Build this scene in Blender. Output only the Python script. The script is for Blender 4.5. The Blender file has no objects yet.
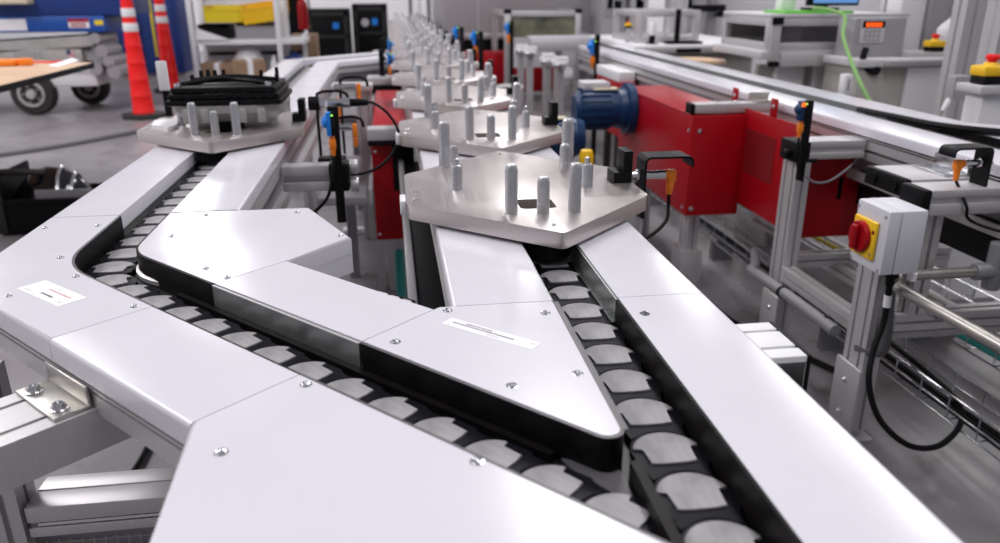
import bpy, bmesh, math, random
from mathutils import Vector, Matrix
random.seed(7)
C = bpy.context.scene.collection
R = math.radians
# ------------------------------------------------------------------ camera
CAMH = 1.15
F, PITCH, ROLL, YAW = 770.0, .350, -.003, .137
fw = Vector((math.sin(YAW)*math.cos(PITCH), math.cos(YAW)*math.cos(PITCH), -math.sin(PITCH)))
r0 = Vector((math.cos(YAW), -math.sin(YAW), 0)); u0 = r0.cross(fw)
rt = r0*math.cos(ROLL)+u0*math.sin(ROLL); up = u0*math.cos(ROLL)-r0*math.sin(ROLL)
def at(x, y, X=None, Y=None, Z=None):
    """point of the place seen at photo pixel x, y on the plane X=, Y= or Z="""
    d = fw+rt*((x-500)/F)+up*((271.5-y)/F); o = Vector((0, 0, CAMH))
    i, v = (0, X) if X is not None else ((1, Y) if Y is not None else (2, Z))
    return o+d*((v-o[i])/d[i])
cd = bpy.data.cameras.new('camera'); cam = bpy.data.objects.new('camera', cd); C.objects.link(cam)
cd.sensor_width = 36; cd.lens = F*36/1000; cd.clip_start = .02; cd.clip_end = 200
M = Matrix.Identity(4)
for i in range(3):
    M[i][0] = rt[i]; M[i][1] = up[i]; M[i][2] = -fw[i]
M[2][3] = CAMH
cam.matrix_world = M
cd.dof.use_dof = True; cd.dof.focus_distance = 1.22; cd.dof.aperture_fstop = 4.0
bpy.context.scene.camera = cam

# ------------------------------------------------------------------ materials
MT = {}
def mat(name, col, rough=.5, metal=0., nscale=0, namt=0., rvar=0., bump=0., coat=0., col2=None, trans=0., emit=None, stretch=None, spec=.5):
    m = bpy.data.materials.new(name); m.use_nodes = True; nt = m.node_tree; b = nt.nodes['Principled BSDF']
    b.inputs['Base Color'].default_value = (*col, 1); b.inputs['Roughness'].default_value = rough; b.inputs['Metallic'].default_value = metal
    b.inputs['Coat Weight'].default_value = coat; b.inputs['Transmission Weight'].default_value = trans
    b.inputs['Specular IOR Level'].default_value = spec
    if emit: b.inputs['Emission Color'].default_value = (*emit[0], 1); b.inputs['Emission Strength'].default_value = emit[1]
    if nscale:
        tc = nt.nodes.new('ShaderNodeTexCoord'); n = nt.nodes.new('ShaderNodeTexNoise'); n.inputs['Scale'].default_value = nscale; n.inputs['Detail'].default_value = 6; n.inputs['Roughness'].default_value = .6
        src = tc.outputs['Object']
        if stretch:
            mp = nt.nodes.new('ShaderNodeMapping'); mp.inputs['Scale'].default_value = stretch; nt.links.new(src, mp.inputs[0]); src = mp.outputs[0]
        nt.links.new(src, n.inputs['Vector'])
        mx = nt.nodes.new('ShaderNodeMix'); mx.data_type = 'RGBA'
        mx.inputs[6].default_value = (*[c*(1-namt) for c in col], 1)
        mx.inputs[7].default_value = (*(col2 or [min(1, c*(1+namt)) for c in col]), 1)
        rp = nt.nodes.new('ShaderNodeMapRange'); rp.inputs[1].default_value = .3; rp.inputs[2].default_value = .7
        nt.links.new(n.outputs['Fac'], rp.inputs[0]); nt.links.new(rp.outputs[0], mx.inputs[0]); nt.links.new(mx.outputs[2], b.inputs['Base Color'])
        if rvar:
            r2 = nt.nodes.new('ShaderNodeMapRange'); r2.inputs[1].default_value = .3; r2.inputs[2].default_value = .7; r2.inputs[3].default_value = rough-rvar; r2.inputs[4].default_value = rough+rvar
            nt.links.new(n.outputs['Fac'], r2.inputs[0]); nt.links.new(r2.outputs[0], b.inputs['Roughness'])
        if bump:
            bp = nt.nodes.new('ShaderNodeBump'); bp.inputs['Strength'].default_value = bump; bp.inputs['Distance'].default_value = .002
            nt.links.new(n.outputs['Fac'], bp.inputs['Height']); nt.links.new(bp.outputs[0], b.inputs['Normal'])
    MT[name] = m; return m
mat('cover', (.70, .69, .745), .20, 0, 9, .012, .03, spec=.5)
mat('cover_side', (.62, .60, .61), .35, .3)
mat('alu', (.60, .585, .595), .42, .55, 300, .05, .05, stretch=(1, 1, .05))
mat('alu_dark', (.30, .30, .32), .5, .6)
mat('galv', (.55, .55, .545), .36, .9, 22, .12, .08, col2=(.60, .57, .51))
mat('zinc', (.72, .73, .76), .25, .95)
mat('guide_metal', (.36, .38, .375), .36, .85, 30, .12, .06, stretch=(1, 1, .2))
mat('plate', (.66, .61, .59), .33, .88, 220, .03, .05, stretch=(1, .03, 1))
mat('pin', (.56, .56, .58), .36, .92, 200, .1, .05)
mat('pin_top', (.72, .72, .74), .3, .7)
mat('chrome', (.8, .8, .82), .15, 1)
mat('black', (.0045, .0045, .0055), .45, 0, 80, .3, .06, spec=.15)
mat('black_gloss', (.005, .005, .006), .22, 0, spec=.2)
mat('lamp_gloss', (.006, .006, .009), .10, 0, spec=.8)
mat('flex', (.10, .10, .105), .5)
mat('cast_alu', (.38, .37, .37), .55, .35, 60, .1)
mat('wall_black', (.006, .0048, .0056), .42, 0, 50, .3, .06, spec=.14)
mat('guide_rim', (.10, .095, .105), .4)
mat('link', (.006, .006, .009), .42, 0, 20, .3, .05, spec=.12)
mat('pad', (.31, .30, .31), .5, 0, 55, .30, .1, bump=.12, stretch=(1, .30, 1))
mat('track', (.02, .02, .024), .35, 0, spec=.3)
mat('red', (.36, .002, .008), .34, 0, 3, .06, .03, spec=.28)
mat('red_dark', (.20, .003, .006), .5)
mat('red_cone', (.85, .010, .010), .45, spec=.3)
mat('orange', (.95, .24, .01), .4)
mat('blue_sensor', (.012, .22, .75), .35)
mat('blue_motor', (.004, .032, .105), .38, 0, spec=.35)
mat('blue_lift', (.01, .075, .36), .4, 0, 2, .2)
mat('blue_deep', (.008, .035, .19), .5, 0, 2, .3)
mat('yellow', (.92, .55, .01), .4)
mat('yellow_bin', (.78, .60, .01), .45)
mat('white_plastic', (.80, .80, .82), .4)
mat('white_paint', (.78, .78, .80), .5)
mat('paper', (.86, .85, .88), .6)
mat('ink', (.10, .08, .12), .7)
mat('ink_red', (.5, .15, .15), .7)
mat('grey_box', (.66, .66, .71), .42)
mat('grey_light', (.55, .54, .56), .5)
mat('grey_mid', (.32, .31, .33), .5)
mat('grey_beige', (.36, .345, .32), .5, 0, 2, .08)
mat('grey_lift', (.40, .385, .37), .5, 0, 6, .15)
mat('machine', (.40, .385, .40), .45, .2, 1.2, .08)
mat('conduit', (.28, .28, .30), .4, .3)
mat('rubber', (.02, .018, .018), .7)
mat('wood', (.62, .42, .27), .5, 0, 5, .12)
mat('cream', (.66, .60, .44), .5)
mat('card', (.30, .19, .115), .7, 0, 8, .15)
mat('green', (.13, .55, .05), .5)
mat('green_cable', (.22, .42, .13), .5)
mat('teal', (.0, .22, .20), .5)
mat('screen', (.05, .12, .3), .3, emit=((.18, .40, .85), .8))
mat('led_orange', (.9, .2, .02), .4, emit=((1., .16, .01), 1.3))
mat('led_green', (.3, .9, .1), .4, emit=((.4, 1., .1), 2.0))
mat('led_blue', (.02, .05, .8), .3, emit=((.02, .05, 1.), 1.0))
mat('glass_dark', (.05, .055, .05), .08, 0, 3, .5, col2=(.30, .30, .20), spec=.6)
mat('clear', (.9, .9, .9), .05, trans=.95)
mat('wall_paint', (.74, .735, .76), .6, 0, 1.5, .02)
def floor_mat():
    m = mat('floor_concrete', (.20, .19, .20), .28, 0); nt = m.node_tree; b = nt.nodes['Principled BSDF']
    tc = nt.nodes.new('ShaderNodeTexCoord'); out = None
    def noise(s, d, lo, hi):
        n = nt.nodes.new('ShaderNodeTexNoise'); n.inputs['Scale'].default_value = s; n.inputs['Detail'].default_value = d; n.inputs['Roughness'].default_value = .65
        nt.links.new(tc.outputs['Object'], n.inputs['Vector']); r = nt.nodes.new('ShaderNodeMapRange'); r.inputs[1].default_value = lo; r.inputs[2].default_value = hi
        nt.links.new(n.outputs['Fac'], r.inputs[0]); return r.outputs[0]
    def mix(fac, a, bcol):
        mx = nt.nodes.new('ShaderNodeMix'); mx.data_type = 'RGBA'; nt.links.new(fac, mx.inputs[0])
        if isinstance(a, tuple): mx.inputs[6].default_value = (*a, 1)
        else: nt.links.new(a, mx.inputs[6])
        mx.inputs[7].default_value = (*bcol, 1); return mx.outputs[2]
    c = mix(noise(1.2, 6, .35, .65), (.185, .172, .182), (.275, .26, .275))
    c = mix(noise(5, 8, .54, .72), c, (.105, .085, .075))
    c = mix(noise(22, 6, .60, .75), c, (.33, .31, .325))
    nt.links.new(c, b.inputs['Base Color'])
    r = nt.nodes.new('ShaderNodeMapRange'); r.inputs[3].default_value = .26; r.inputs[4].default_value = .46
    nt.links.new(noise(3, 5, .3, .7), r.inputs[0]); nt.links.new(r.outputs[0], b.inputs['Roughness'])
floor_mat()

# ------------------------------------------------------------------ mesh builder
class MB:
    def __init__(s): s.bm = bmesh.new()
    def _bev(s, edges, r, seg=2):
        if r > 0 and edges: bmesh.ops.bevel(s.bm, geom=list(edges), offset=r, segments=seg, affect='EDGES', profile=.5, clamp_overlap=True)
    def box(s, lo, hi, r=0., rot=0., piv=None, m=None):
        c = [(a+b)/2 for a, b in zip(lo, hi)]; d = [max(1e-5, b-a) for a, b in zip(lo, hi)]
        T = Matrix.Translation(c) @ Matrix.Diagonal((*d, 1))
        if rot:
            p = Vector(piv or c); T = Matrix.Translation(p) @ Matrix.Rotation(rot, 4, 'Z') @ Matrix.Translation(-p) @ T
        if m is not None: T = m @ T
        g = bmesh.ops.create_cube(s.bm, size=1, matrix=T)
        if r: s._bev({e for v in g['verts'] for e in v.link_edges}, r)
        return s
    def prism(s, pts, z0, z1, r=0., big=None, rbig=.005, top=True):
        """pts: polygon in plan; big: indices of edges whose top rim is rounded wide"""
        a = sum(pts[i][0]*pts[(i+1) % len(pts)][1]-pts[(i+1) % len(pts)][0]*pts[i][1] for i in range(len(pts)))
        n = len(pts); big = set(big or [])
        if a < 0:
            pts = pts[::-1]; big = {(n-2-i) % n for i in big}
        lo = [s.bm.verts.new((x, y, z0)) for x, y in pts]; hi = [s.bm.verts.new((x, y, z1)) for x, y in pts]
        s.bm.faces.new(hi); s.bm.faces.new(lo[::-1])
        for i in range(n): s.bm.faces.new((lo[i], lo[(i+1) % n], hi[(i+1) % n], hi[i]))
        te = [s.bm.edges.get((hi[i], hi[(i+1) % n])) for i in range(n)]
        if big: s._bev([te[i] for i in big], rbig, 3)
        elif r: s._bev(te, r, 2)
        return s
    def extr(s, prof, p0, p1, xdir):
        """extrude 2-D profile from p0 to p1; profile x along xdir"""
        p0, p1 = Vector(p0), Vector(p1); d = (p1-p0).normalized(); x = Vector(xdir); x = (x-d*x.dot(d)).normalized(); y = d.cross(x)
        A = [s.bm.verts.new(p0+x*a+y*b) for a, b in prof]; B = [s.bm.verts.new(p1+x*a+y*b) for a, b in prof]; n = len(prof)
        s.bm.faces.new(A[::-1]); s.bm.faces.new(B)
        for i in range(n): s.bm.faces.new((A[i], A[(i+1) % n], B[(i+1) % n], B[i]))
        return s
    def cyl(s, p0, p1, r0, r1=None, seg=20, bev=0.):
        p0, p1 = Vector(p0), Vector(p1); d = p1-p0; L = d.length
        T = Matrix.Translation((p0+p1)/2) @ d.to_track_quat('Z', 'Y').to_matrix().to_4x4()
        g = bmesh.ops.create_cone(s.bm, cap_ends=True, segments=seg, radius1=r0, radius2=r0 if r1 is None else r1, depth=L, matrix=T)
        if bev:
            es = {e for v in g['verts'] for e in v.link_edges if any(len(f.verts) > 4 for f in e.link_faces)}
            s._bev(es, bev, 2)
        return s
    def lathe(s, prof, base, axis=(0, 0, 1), seg=20):
        """prof: (r, h) list along axis"""
        q = Vector(axis).to_track_quat('Z', 'Y'); base = Vector(base); rings = []
        for r, h in prof:
            rings.append([s.bm.verts.new(base+q @ Vector((max(r, 1e-4)*math.cos(2*math.pi*i/seg), max(r, 1e-4)*math.sin(2*math.pi*i/seg), h))) for i in range(seg)])
        for A, B in zip(rings, rings[1:]):
            for i in range(seg): s.bm.faces.new((A[i], A[(i+1) % seg], B[(i+1) % seg], B[i]))
        s.bm.faces.new(rings[0][::-1]); s.bm.faces.new(rings[-1]); return s
    def tube(s, pts, r, seg=8, smooth=6):
        P = [Vector(p) for p in pts]
        if smooth and len(P) > 2:
            Q = []
            for i in range(len(P)-1):
                a, b, c, d = P[max(i-1, 0)], P[i], P[i+1], P[min(i+2, len(P)-1)]
                for k in range(smooth):
                    t = k/smooth; Q.append(.5*((2*b)+(c-a)*t+(2*a-5*b+4*c-d)*t*t+(3*b-a-3*c+d)*t**3))
            P = Q+[P[-1]]
        n = Vector((0, 0, 1)); prev = None; rings = []
        for i, p in enumerate(P):
            d = (P[min(i+1, len(P)-1)]-P[max(i-1, 0)]).normalized()
            if prev is None:
                x = d.orthogonal().normalized()
            else:
                x = (prev-d*prev.dot(d)).normalized()
            prev = x; y = d.cross(x)
            rings.append([s.bm.verts.new(p+(x*math.cos(2*math.pi*k/seg)+y*math.sin(2*math.pi*k/seg))*r) for k in range(seg)])
        for A, B in zip(rings, rings[1:]):
            for i in range(seg): s.bm.faces.new((A[i], A[(i+1) % seg], B[(i+1) % seg], B[i]))
        s.bm.faces.new(rings[0][::-1]); s.bm.faces.new(rings[-1]); return s
    def strip(s, path, a, b, z0, z1):
        """upright band along a plan path between sideways offsets a and b (positive = left of travel)"""
        A = offset(path, a); B = offset(path, b); n = len(path); L = []
        for (x, y), (X, Y) in zip(A, B):
            L.append([s.bm.verts.new(v) for v in ((x, y, z0), (X, Y, z0), (X, Y, z1), (x, y, z1))])
        for i in range(n-1):
            for k in range(4): s.bm.faces.new((L[i][k], L[i][(k+1) % 4], L[i+1][(k+1) % 4], L[i+1][k]))
        s.bm.faces.new(L[0]); s.bm.faces.new(L[-1][::-1]); return s
    def mesh(s, name, m, org=(0, 0, 0)):
        bmesh.ops.recalc_face_normals(s.bm, faces=s.bm.faces)
        bmesh.ops.translate(s.bm, verts=s.bm.verts, vec=-Vector(org))
        me = bpy.data.meshes.new(name); s.bm.to_mesh(me); s.bm.free(); me.materials.append(MT[m])
        for p in me.polygons: p.use_smooth = True
        me.set_sharp_from_angle(angle=R(32)); return me
def offset(path, o):
    out = []
    for i, p in enumerate(path):
        p = Vector(p).to_2d(); d1 = (p-Vector(path[i-1]).to_2d()).normalized() if i else None
        d2 = (Vector(path[i+1]).to_2d()-p).normalized() if i < len(path)-1 else None
        d1 = d1 or d2; d2 = d2 or d1
        n1 = Vector((-d1.y, d1.x)); n2 = Vector((-d2.y, d2.x)); b = (n1+n2).normalized(); k = o/max(.3, b.dot(n1)); out.append((p.x+b.x*k, p.y+b.y*k))
    return out
def tslot(w, h, nw, nh, gw=.009, gd=.010):
    P = []
    def side(a, b, n, inward):
        a, b = Vector(a), Vector(b); L = (b-a).length; d = (b-a)/L; P.append(tuple(a)); i = Vector(inward)
        for k in range(n):
            c = a+d*(L*(k+.5)/n)
            for q in (c-d*gw/2, c-d*gw/2+i*gd, c+d*gw/2+i*gd, c+d*gw/2): P.append(tuple(q))
    W, Hh = w/2, h/2
    side((-W, -Hh), (W, -Hh), nw, (0, 1)); side((W, -Hh), (W, Hh), nh, (-1, 0)); side((W, Hh), (-W, Hh), nw, (0, -1)); side((-W, Hh), (-W, -Hh), nh, (1, 0))
    return P
ORG = {}
def tag(o, label, cat, group=None, kind=None):
    if label: o['label'] = label
    if cat: o['category'] = cat
    if group: o['group'] = group
    if kind: o['kind'] = kind
    return o
def thing(name, label, cat, loc=(0, 0, 0), group=None):
    o = bpy.data.objects.new(name, None); C.objects.link(o); o.location = loc; o.empty_display_size = .05; ORG[o] = Vector(loc)
    return tag(o, label, cat, group)
def part(name, mb, m, parent, label=None):
    o = bpy.data.objects.new(name, mb.mesh(name, m, ORG[parent])); C.objects.link(o); o.parent = parent; ORG[o] = ORG[parent]
    if label: o['label'] = label
    return o
def single(name, mb, m, label, cat, loc=None, group=None, kind=None):
    if loc is None:
        vs = [v.co for v in mb.bm.verts]; loc = (sum(v.x for v in vs)/len(vs), sum(v.y for v in vs)/len(vs), min(v.z for v in vs))
    o = bpy.data.objects.new(name, mb.mesh(name, m, loc)); C.objects.link(o); o.location = loc; ORG[o] = Vector(loc)
    return tag(o, label, cat, group, kind)
def structure(name, mb, m): return single(name, mb, m, None, None, (0, 0, 0), kind='structure')
def kids(o): return [c for c in ALLK.get(o, [])]
def dup(o, loc, label, rotz=0., parent=None):
    c = o.copy(); C.objects.link(c)
    if parent is None:
        c.location = loc; c.rotation_euler = (0, 0, rotz); c['label'] = label
    else: c.parent = parent
    for k in list(o.children): dup(k, None, None, 0, c)
    return c
def screw(parent, x, y, z, r=.0045, m='chrome', name='screw'):
    mb = MB(); mb.lathe([(r*1.5, 0), (r*1.5, .0006), (r, .0008), (r, .0025), (r*.6, .0032), (r*.5, .0018), (.0002, .0018)], (x, y, z), seg=14)
    return part(name, mb, m, parent)

# ------------------------------------------------------------------ setting
structure('floor', MB().box((-9, -2, -.05), (12, 18, 0)), 'floor_concrete')
structure('wall_back', MB().box((-9, 17.0, 0), (12, 17.2, 4.5)), 'wall_paint')
structure('wall_left', MB().box((-9.2, -2, 0), (-9, 17.2, 4.5)), 'wall_paint')
structure('wall_right', MB().box((12, -2, 0), (12.2, 17.2, 4.5)), 'wall_paint')

# ------------------------------------------------------------------ conveyor geometry
T = .75; TH = .030; ZL = .712            # cover top, lip depth, chain deck
XL, XR = .204, .297                        # slot of the straight line
LOUT, LS0, LS1, LIN = -.650, -.525, -.432, -.305   # loop line: outer edge, slot, inner edge
K = 1.055                                   # the diagonal runs along y = s - K x
S0, S1 = .664, .813                        # s of the diagonal slot's two sides
SB, SF = .471, .995                        # s of the diagonal's two outer edges
DA = math.degrees(math.atan(1/K))          # turn from the loop line into the diagonal
MOUT, MIN = .4225, .067
def arc(cx, cy, r, a0, a1, n=10): return [(cx+r*math.cos(R(a0+(a1-a0)*i/n)), cy+r*math.sin(R(a0+(a1-a0)*i/n))) for i in range(n+1)]
def fillet(xc, s, r, n=10):
    """rounded corner where the line x=xc (coming down) meets y=s-Kx (going right-down)"""
    yc = s-K*xc; t = r*math.tan(R(DA/2)); cx = xc+r; cy = yc+t
    return arc(cx, cy, r, 180, 180+DA, n)
outer_arc = fillet(LS0, S0, .20); inner_arc = fillet(LS1, S1, .108)
def sq(t): return t/math.sqrt(2)
def dg(x, s): return (x, s-K*x)
KN = math.hypot(1, K); NX, NY = K/KN, 1/KN     # unit normal of the diagonal, pointing back
def nrm(p, d): return (p[0]+NX*d, p[1]+NY*d)
def cover(parent, pts, big=(), name='cover_plate', label=None, rbig=.006, z1=T):
    return part(name, MB().prism(pts, T-TH, z1, big=big, rbig=rbig), 'cover', parent, label)

# --- straight line on which the queue of pallets rides
main = thing('chain_conveyor', 'long straight white covered chain conveyor under the queue of hexagonal pallets', 'conveyor', (.25, 1.0, 0), 'covered chain conveyors')
G = .0006
YS = [.10, .958, 2.2, 3.4, 4.6, 5.8, 7.0, 8.2, 9.4, 10.6, 12.2]
for a, b in zip(YS, YS[1:]):
    c = cover(main, [(XR, a+G), (MOUT, a+G), (MOUT, b-G), (XR, b-G)], big=[1])
    if a < 1: screw(c, .3155, .897, T); screw(c, .31, .30, T)
for a, b in zip([.9595]+YS[2:], YS[2:]):
    cover(main, [(MIN, a+G), (XL, a+G), (XL, b-G), (MIN, b-G)], big=[3])
part('guide_rail', MB().strip([(XR, .10), (XR, .953)], 0, .0035, ZL-.0115, T-.0008), 'wall_black', main, 'black plastic guide rail')
part('guide_rail', MB().strip([(XR, .955), (XR, 12.2)], .0015, .004, ZL-.0115, T-.002), 'guide_metal', main, 'bare metal guide rail')
part('guide_rail', MB().strip([(XR-.0045, .955), (XR-.0045, 12.2)], 0, .004, ZL-.001, ZL+.003), 'guide_metal', main)
part('guide_rail', MB().strip([(XL, 12.2), (XL, .962)], 0, .0022, ZL-.0115, T-.001), 'guide_metal', main)
part('chain_track', MB().box((XL-.004, .10, ZL-.012), (XR+.004, 12.2, ZL-.007)), 'track', main)
def rails(parent, path, inside=1, z=T-TH, web=True):
    s = inside
    part('side_rail', MB().strip(path, s*.001, s*.03, z-.038, z-.013), 'alu', parent)
    part('rail_lip', MB().strip(path, s*.001, s*.005, z-.0085, z-.0055), 'alu', parent)
    part('gap_shade', MB().strip(path, s*.006, s*.03, z-.013, z), 'black', parent)  # recessed black band; its colour stands in for shade in the gap
    if not web: return
    part('side_web', MB().strip(path, s*.024, s*.03, z-.115, z-.034), 'alu_dark', parent)
    part('bottom_rail', MB().strip(path, s*.003, s*.03, z-.145, z-.115), 'alu', parent)
rails(main, [(MOUT, .1), (MOUT, 12.2)], 1)
rails(main, [(MIN, .975), (MIN, 12.2)], -1, web=False)
bl_ = thing('belt_track', 'black return belt between aluminium edges below the straight line, entering the red guard', 'belt', (.09, 1.95, .5))
part('belt', MB().box((.034, 1.02, .515), (.150, 2.94, .535), .002), 'black', bl_); part('edge_rail', MB().box((.014, 1.02, .505), (.0335, 2.94, .545), .004), 'alu', bl_, 'aluminium edge rail'); part('edge_rail', MB().box((.1505, 1.02, .505), (.165, 2.94, .545), .004), 'alu', bl_, 'aluminium edge rail')
for y in (1.2, 2.4): part('leg', MB().box((.07, y, 0), (.11, y+.04, .515), .002), 'alu_dark', bl_)
for y in (3.1, 5.6, 8.2, 10.8):
    for x in (.19, .38): part('leg', MB().extr(tslot(.045, .045, 1, 1), (x, y, 0), (x, y, T-TH-.145), (1, 0, 0)), 'alu', main)
part('leg', MB().extr(tslot(.045, .045, 1, 1), (.33, 1.75, 0), (.33, 1.75, T-TH-.145), (1, 0, 0)), 'alu', main)

# --- diagonal merge with its cover plates
di = thing('chain_conveyor', 'diagonal white covered conveyor section merging into the straight line', 'conveyor', (-.1, .85, 0), 'covered chain conveyors')
# wedge plate between the two slots
rt_ = .013; ax = XL-rt_; ay = S1-K*ax+rt_*KN     # rounded tip centre
tip = arc(ax, ay, rt_, 180+DA-2*90+(90-DA)*0-0, 0, 8) if 0 else arc(ax, ay, rt_, -(180-DA), 0, 10)
w0 = dg(-.0490, S1); w1 = nrm(w0, .130)
wpts = [w0]+tip+[(XL, .9585), (w1[0]+.005, .9585), w1]
w = cover(di, wpts, label='wedge shaped cover plate with a printed label')
for x, y in ((-.010, .857), (.187, .918), (.113, .728), (.189, .745), (.06, .945)): screw(w, x, y, T)
def sticker(parent, cx, cy, ang, L, W, lines, lab, z=T):
    m4 = Matrix.Translation((cx, cy, z)) @ Matrix.Rotation(ang, 4, 'Z')
    st = part('sticker', MB().box((-L/2, -W/2, 0), (L/2, W/2, .0004), m=m4), 'paper', parent, lab)
    for (x0, x1, y, hgt, mm) in lines:
        mb = MB(); x = x0
        while x < x1:
            ww = random.uniform(.0015, .0045); mb.box((x, y-hgt/2, .0004), (min(x+ww, x1), y+hgt/2, .00055), m=m4); x += ww+random.uniform(.0006, .0016)
        o = part('print', mb, mm, parent); o.parent = st
    return st
sticker(w, .1065, .866, math.atan2(-.090, .098), .137, .022, [(-.04, .0, .0055, .0024, 'ink'), (-.058, .035, .0003, .0026, 'ink'), (.0, .018, -.006, .0008, 'ink'), (.058, .064, .004, .003, 'grey_light')], 'white printed sticker')
# back strip
b0 = dg(-.2685, S1); b1_ = dg(-.0500, S1)
b_ = cover(di, [b0, b1_, nrm(b1_, .130), nrm(b0, .130)], big=[2])
# plate at the loop's inner corner
h0 = dg(-.2695, S1); h1 = nrm(h0, .130); HR = (-.081, 1.294); HT = (-.169, 1.501)
hexp = [(LS1, 1.503)]+inner_arc+[h0, h1, HR, HT]
nh = len(hexp)
h_ = cover(di, hexp, big=[nh-3, nh-2], rbig=.005, label='six sided cover plate inside the bend')
for x, y in ((-.255, 1.118), (-.39, 1.345), (-.295, 1.165), (-.36, 1.475), (-.19, 1.47), (-.10, 1.305)): screw(h_, x, y, T, .0035)
lip = MB().strip([h1, HR], .0004, .004, T-.064, T-.004).strip([HR, HT], .0004, .004, T-.064, T-.004)
part('folded_lip', lip, 'cover', h_)
# near strip, big near plate, corner plate
n0, n1 = dg(-.3345, S0), dg(-.1175, S0)
cover(di, [n0, n1, nrm(n1, -.133), nrm(n0, -.133)], big=[2], rbig=.0055)
p0 = dg(-.1165, S0); p1_ = nrm(p0, -.133)
bp = [p0, dg(XL-.0003, S0), (XL-.0003, .10), (-.215, .10), (-.202, .52), p1_]
bg = cover(di, bp, big=[3, 4], rbig=.006, label='large near cover plate')
for x, y in ((-.107, .762), (.060, .592), (-.172, .640), (.02, .30)): screw(bg, x, y, T)
q0 = dg(-.3355, S0)
cp = [(LS0, 1.5005)]+outer_arc+[q0, nrm(q0, -.133), nrm(dg(-.570, S0+.070), -.181), (LOUT, 1.165), (LOUT, 1.5005)]
cp[-3] = dg(-.580, nrm(q0, -.133)[1]+K*nrm(q0, -.133)[0])
nc = len(cp)
co = cover(di, cp, big=[nc-5+1, nc-4+1, nc-3+1], rbig=.0055, label='corner cover plate with a printed label')
for x, y in ((-.540, 1.43), (-.537, 1.25), (-.480, 1.155), (-.358, 1.020), (-.545, 1.085), (-.63, 1.43)): screw(co, x, y, T, .0035)
sticker(co, -.490, 1.090, math.atan2(-.086, .090), .118, .040, [(-.015, .045, .005, .0022, 'ink_red'), (-.012, .02, -.008, .0035, 'ink'), (.0, .008, .0115, .0015, 'grey_light'), (.042, .05, -.011, .003, 'grey_light'), (-.05, -.03, -.013, .002, 'grey_light')], 'white printed sticker')
# guides
gp = [(LS1, 1.502)]+inner_arc+[dg(-.2695, S1)]
part('ledge', MB().strip([dg(-.330, S1), dg(.150, S1)], -.006, -.0155, ZL-.0115, ZL+.004), 'wall_black', di, 'black ledge along the chain')
part('rail_highlight', MB().strip([dg(-.268, S1), dg(-.0505, S1)], -.0022, -.0062, T-.0022, T-.0012), 'alu', di, 'pale strip painting the light on the rail edge')  # lighter strip paints the bright line that light draws on the guide's edge
part('guide_rail', MB().strip(gp, 0, -.004, ZL-.0115, T-.0008), 'wall_black', di, 'black curved guide rail')
part('guide_rail', MB().strip([dg(-.268, S1), dg(-.0505, S1)], -.0025, -.0055, ZL-.0115, T-.002), 'guide_metal', di, 'bare metal guide rail')
gp = [w0]+tip+[(XL, .9575)]
part('guide_rail', MB().strip(gp, 0, -.004, ZL-.0115, T-.0006), 'wall_black', di, 'black guide rail around the wedge')
gp = [(LS0, 1.499)]+outer_arc+[dg(-.336, S0)]
part('guide_rail', MB().strip(gp, 0, .004, ZL-.0115, T-.0008), 'wall_black', di, 'black curved guide rail')
part('guide_rim', MB().strip(gp, 0, .0042, T-.0010, T-.0004), 'guide_rim', di)
part('guide_rail', MB().strip([dg(-.334, S0), dg(XL-.0005, S0)], 0, .004, ZL-.0115, T-.001), 'wall_black', di)
part('guide_rim', MB().strip([dg(-.116, S0), dg(XL-.0005, S0)], 0, .0045, T-.0012, T-.0006), 'guide_rim', di)
part('guide_rim', MB().strip([w0]+tip[:-1], .0, -.0042, T-.0012, T-.0005), 'guide_rim', di)
part('guide_rim', MB().strip([tip[-2], tip[-1], (XL, .957)], .0, -.0080, T-.0012, T-.0004), 'guide_rim', di)
SC = (S0+S1)/2-.008
ctr = fillet((LS0+LS1)/2, SC, .154, 12)
path = [((LS0+LS1)/2, 1.502)]+ctr+[dg(.20, (S0+S1)/2)]
part('chain_track', MB().strip(path, -.05, .05, ZL-.012, ZL-.007), 'track', di)
part('merge_plate', MB().prism([(.203, .615), (.203, .50), dg(.15, S1-.01)], ZL-.004, ZL-.001), 'guide_rim', di)
part('divider_rail', MB().strip([(.2130, .600), (.2130, .30)], -.007, .003, ZL-.006, ZL+.020), 'wall_black', di)
part('curve_wheel', MB().lathe([(.113, 0), (.117, .002), (.117, .009), (.112, .0115), (.09, .012), (.0005, .012)], (LS1+.108, inner_arc[0][1], ZL-.006), seg=64), 'alu', di)
rails(di, [(LOUT, 1.48), (LOUT, 1.165), cp[-3], p1_, (-.202, .52), (-.214, .12)], 1, web=False)
rails(di, [nrm(b1_, .130), nrm(b0, .130)], 1)
mb = MB()
for pth in ([(-.05, 1.045), (-.05, 1.02)],): pass
# stub of slotted profile beside the back strip
m4 = Matrix.Translation((-.045, 1.075, .690)) @ Matrix.Rotation(R(45), 4, 'Z')
mb = MB()
for i in range(3): mb.box((-.06, -.036+i*.026, -.02), (.05, -.018+i*.026, .02), .001, m=m4)
mb.box((-.06, -.03, -.02), (.05, .03, .010), m=m4)
part('stub_profile', mb, 'alu', di); part('end_cap', MB().box((.05, -.037, -.02), (.056, .036, .0195), .001, m=m4), 'black', di)

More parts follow.
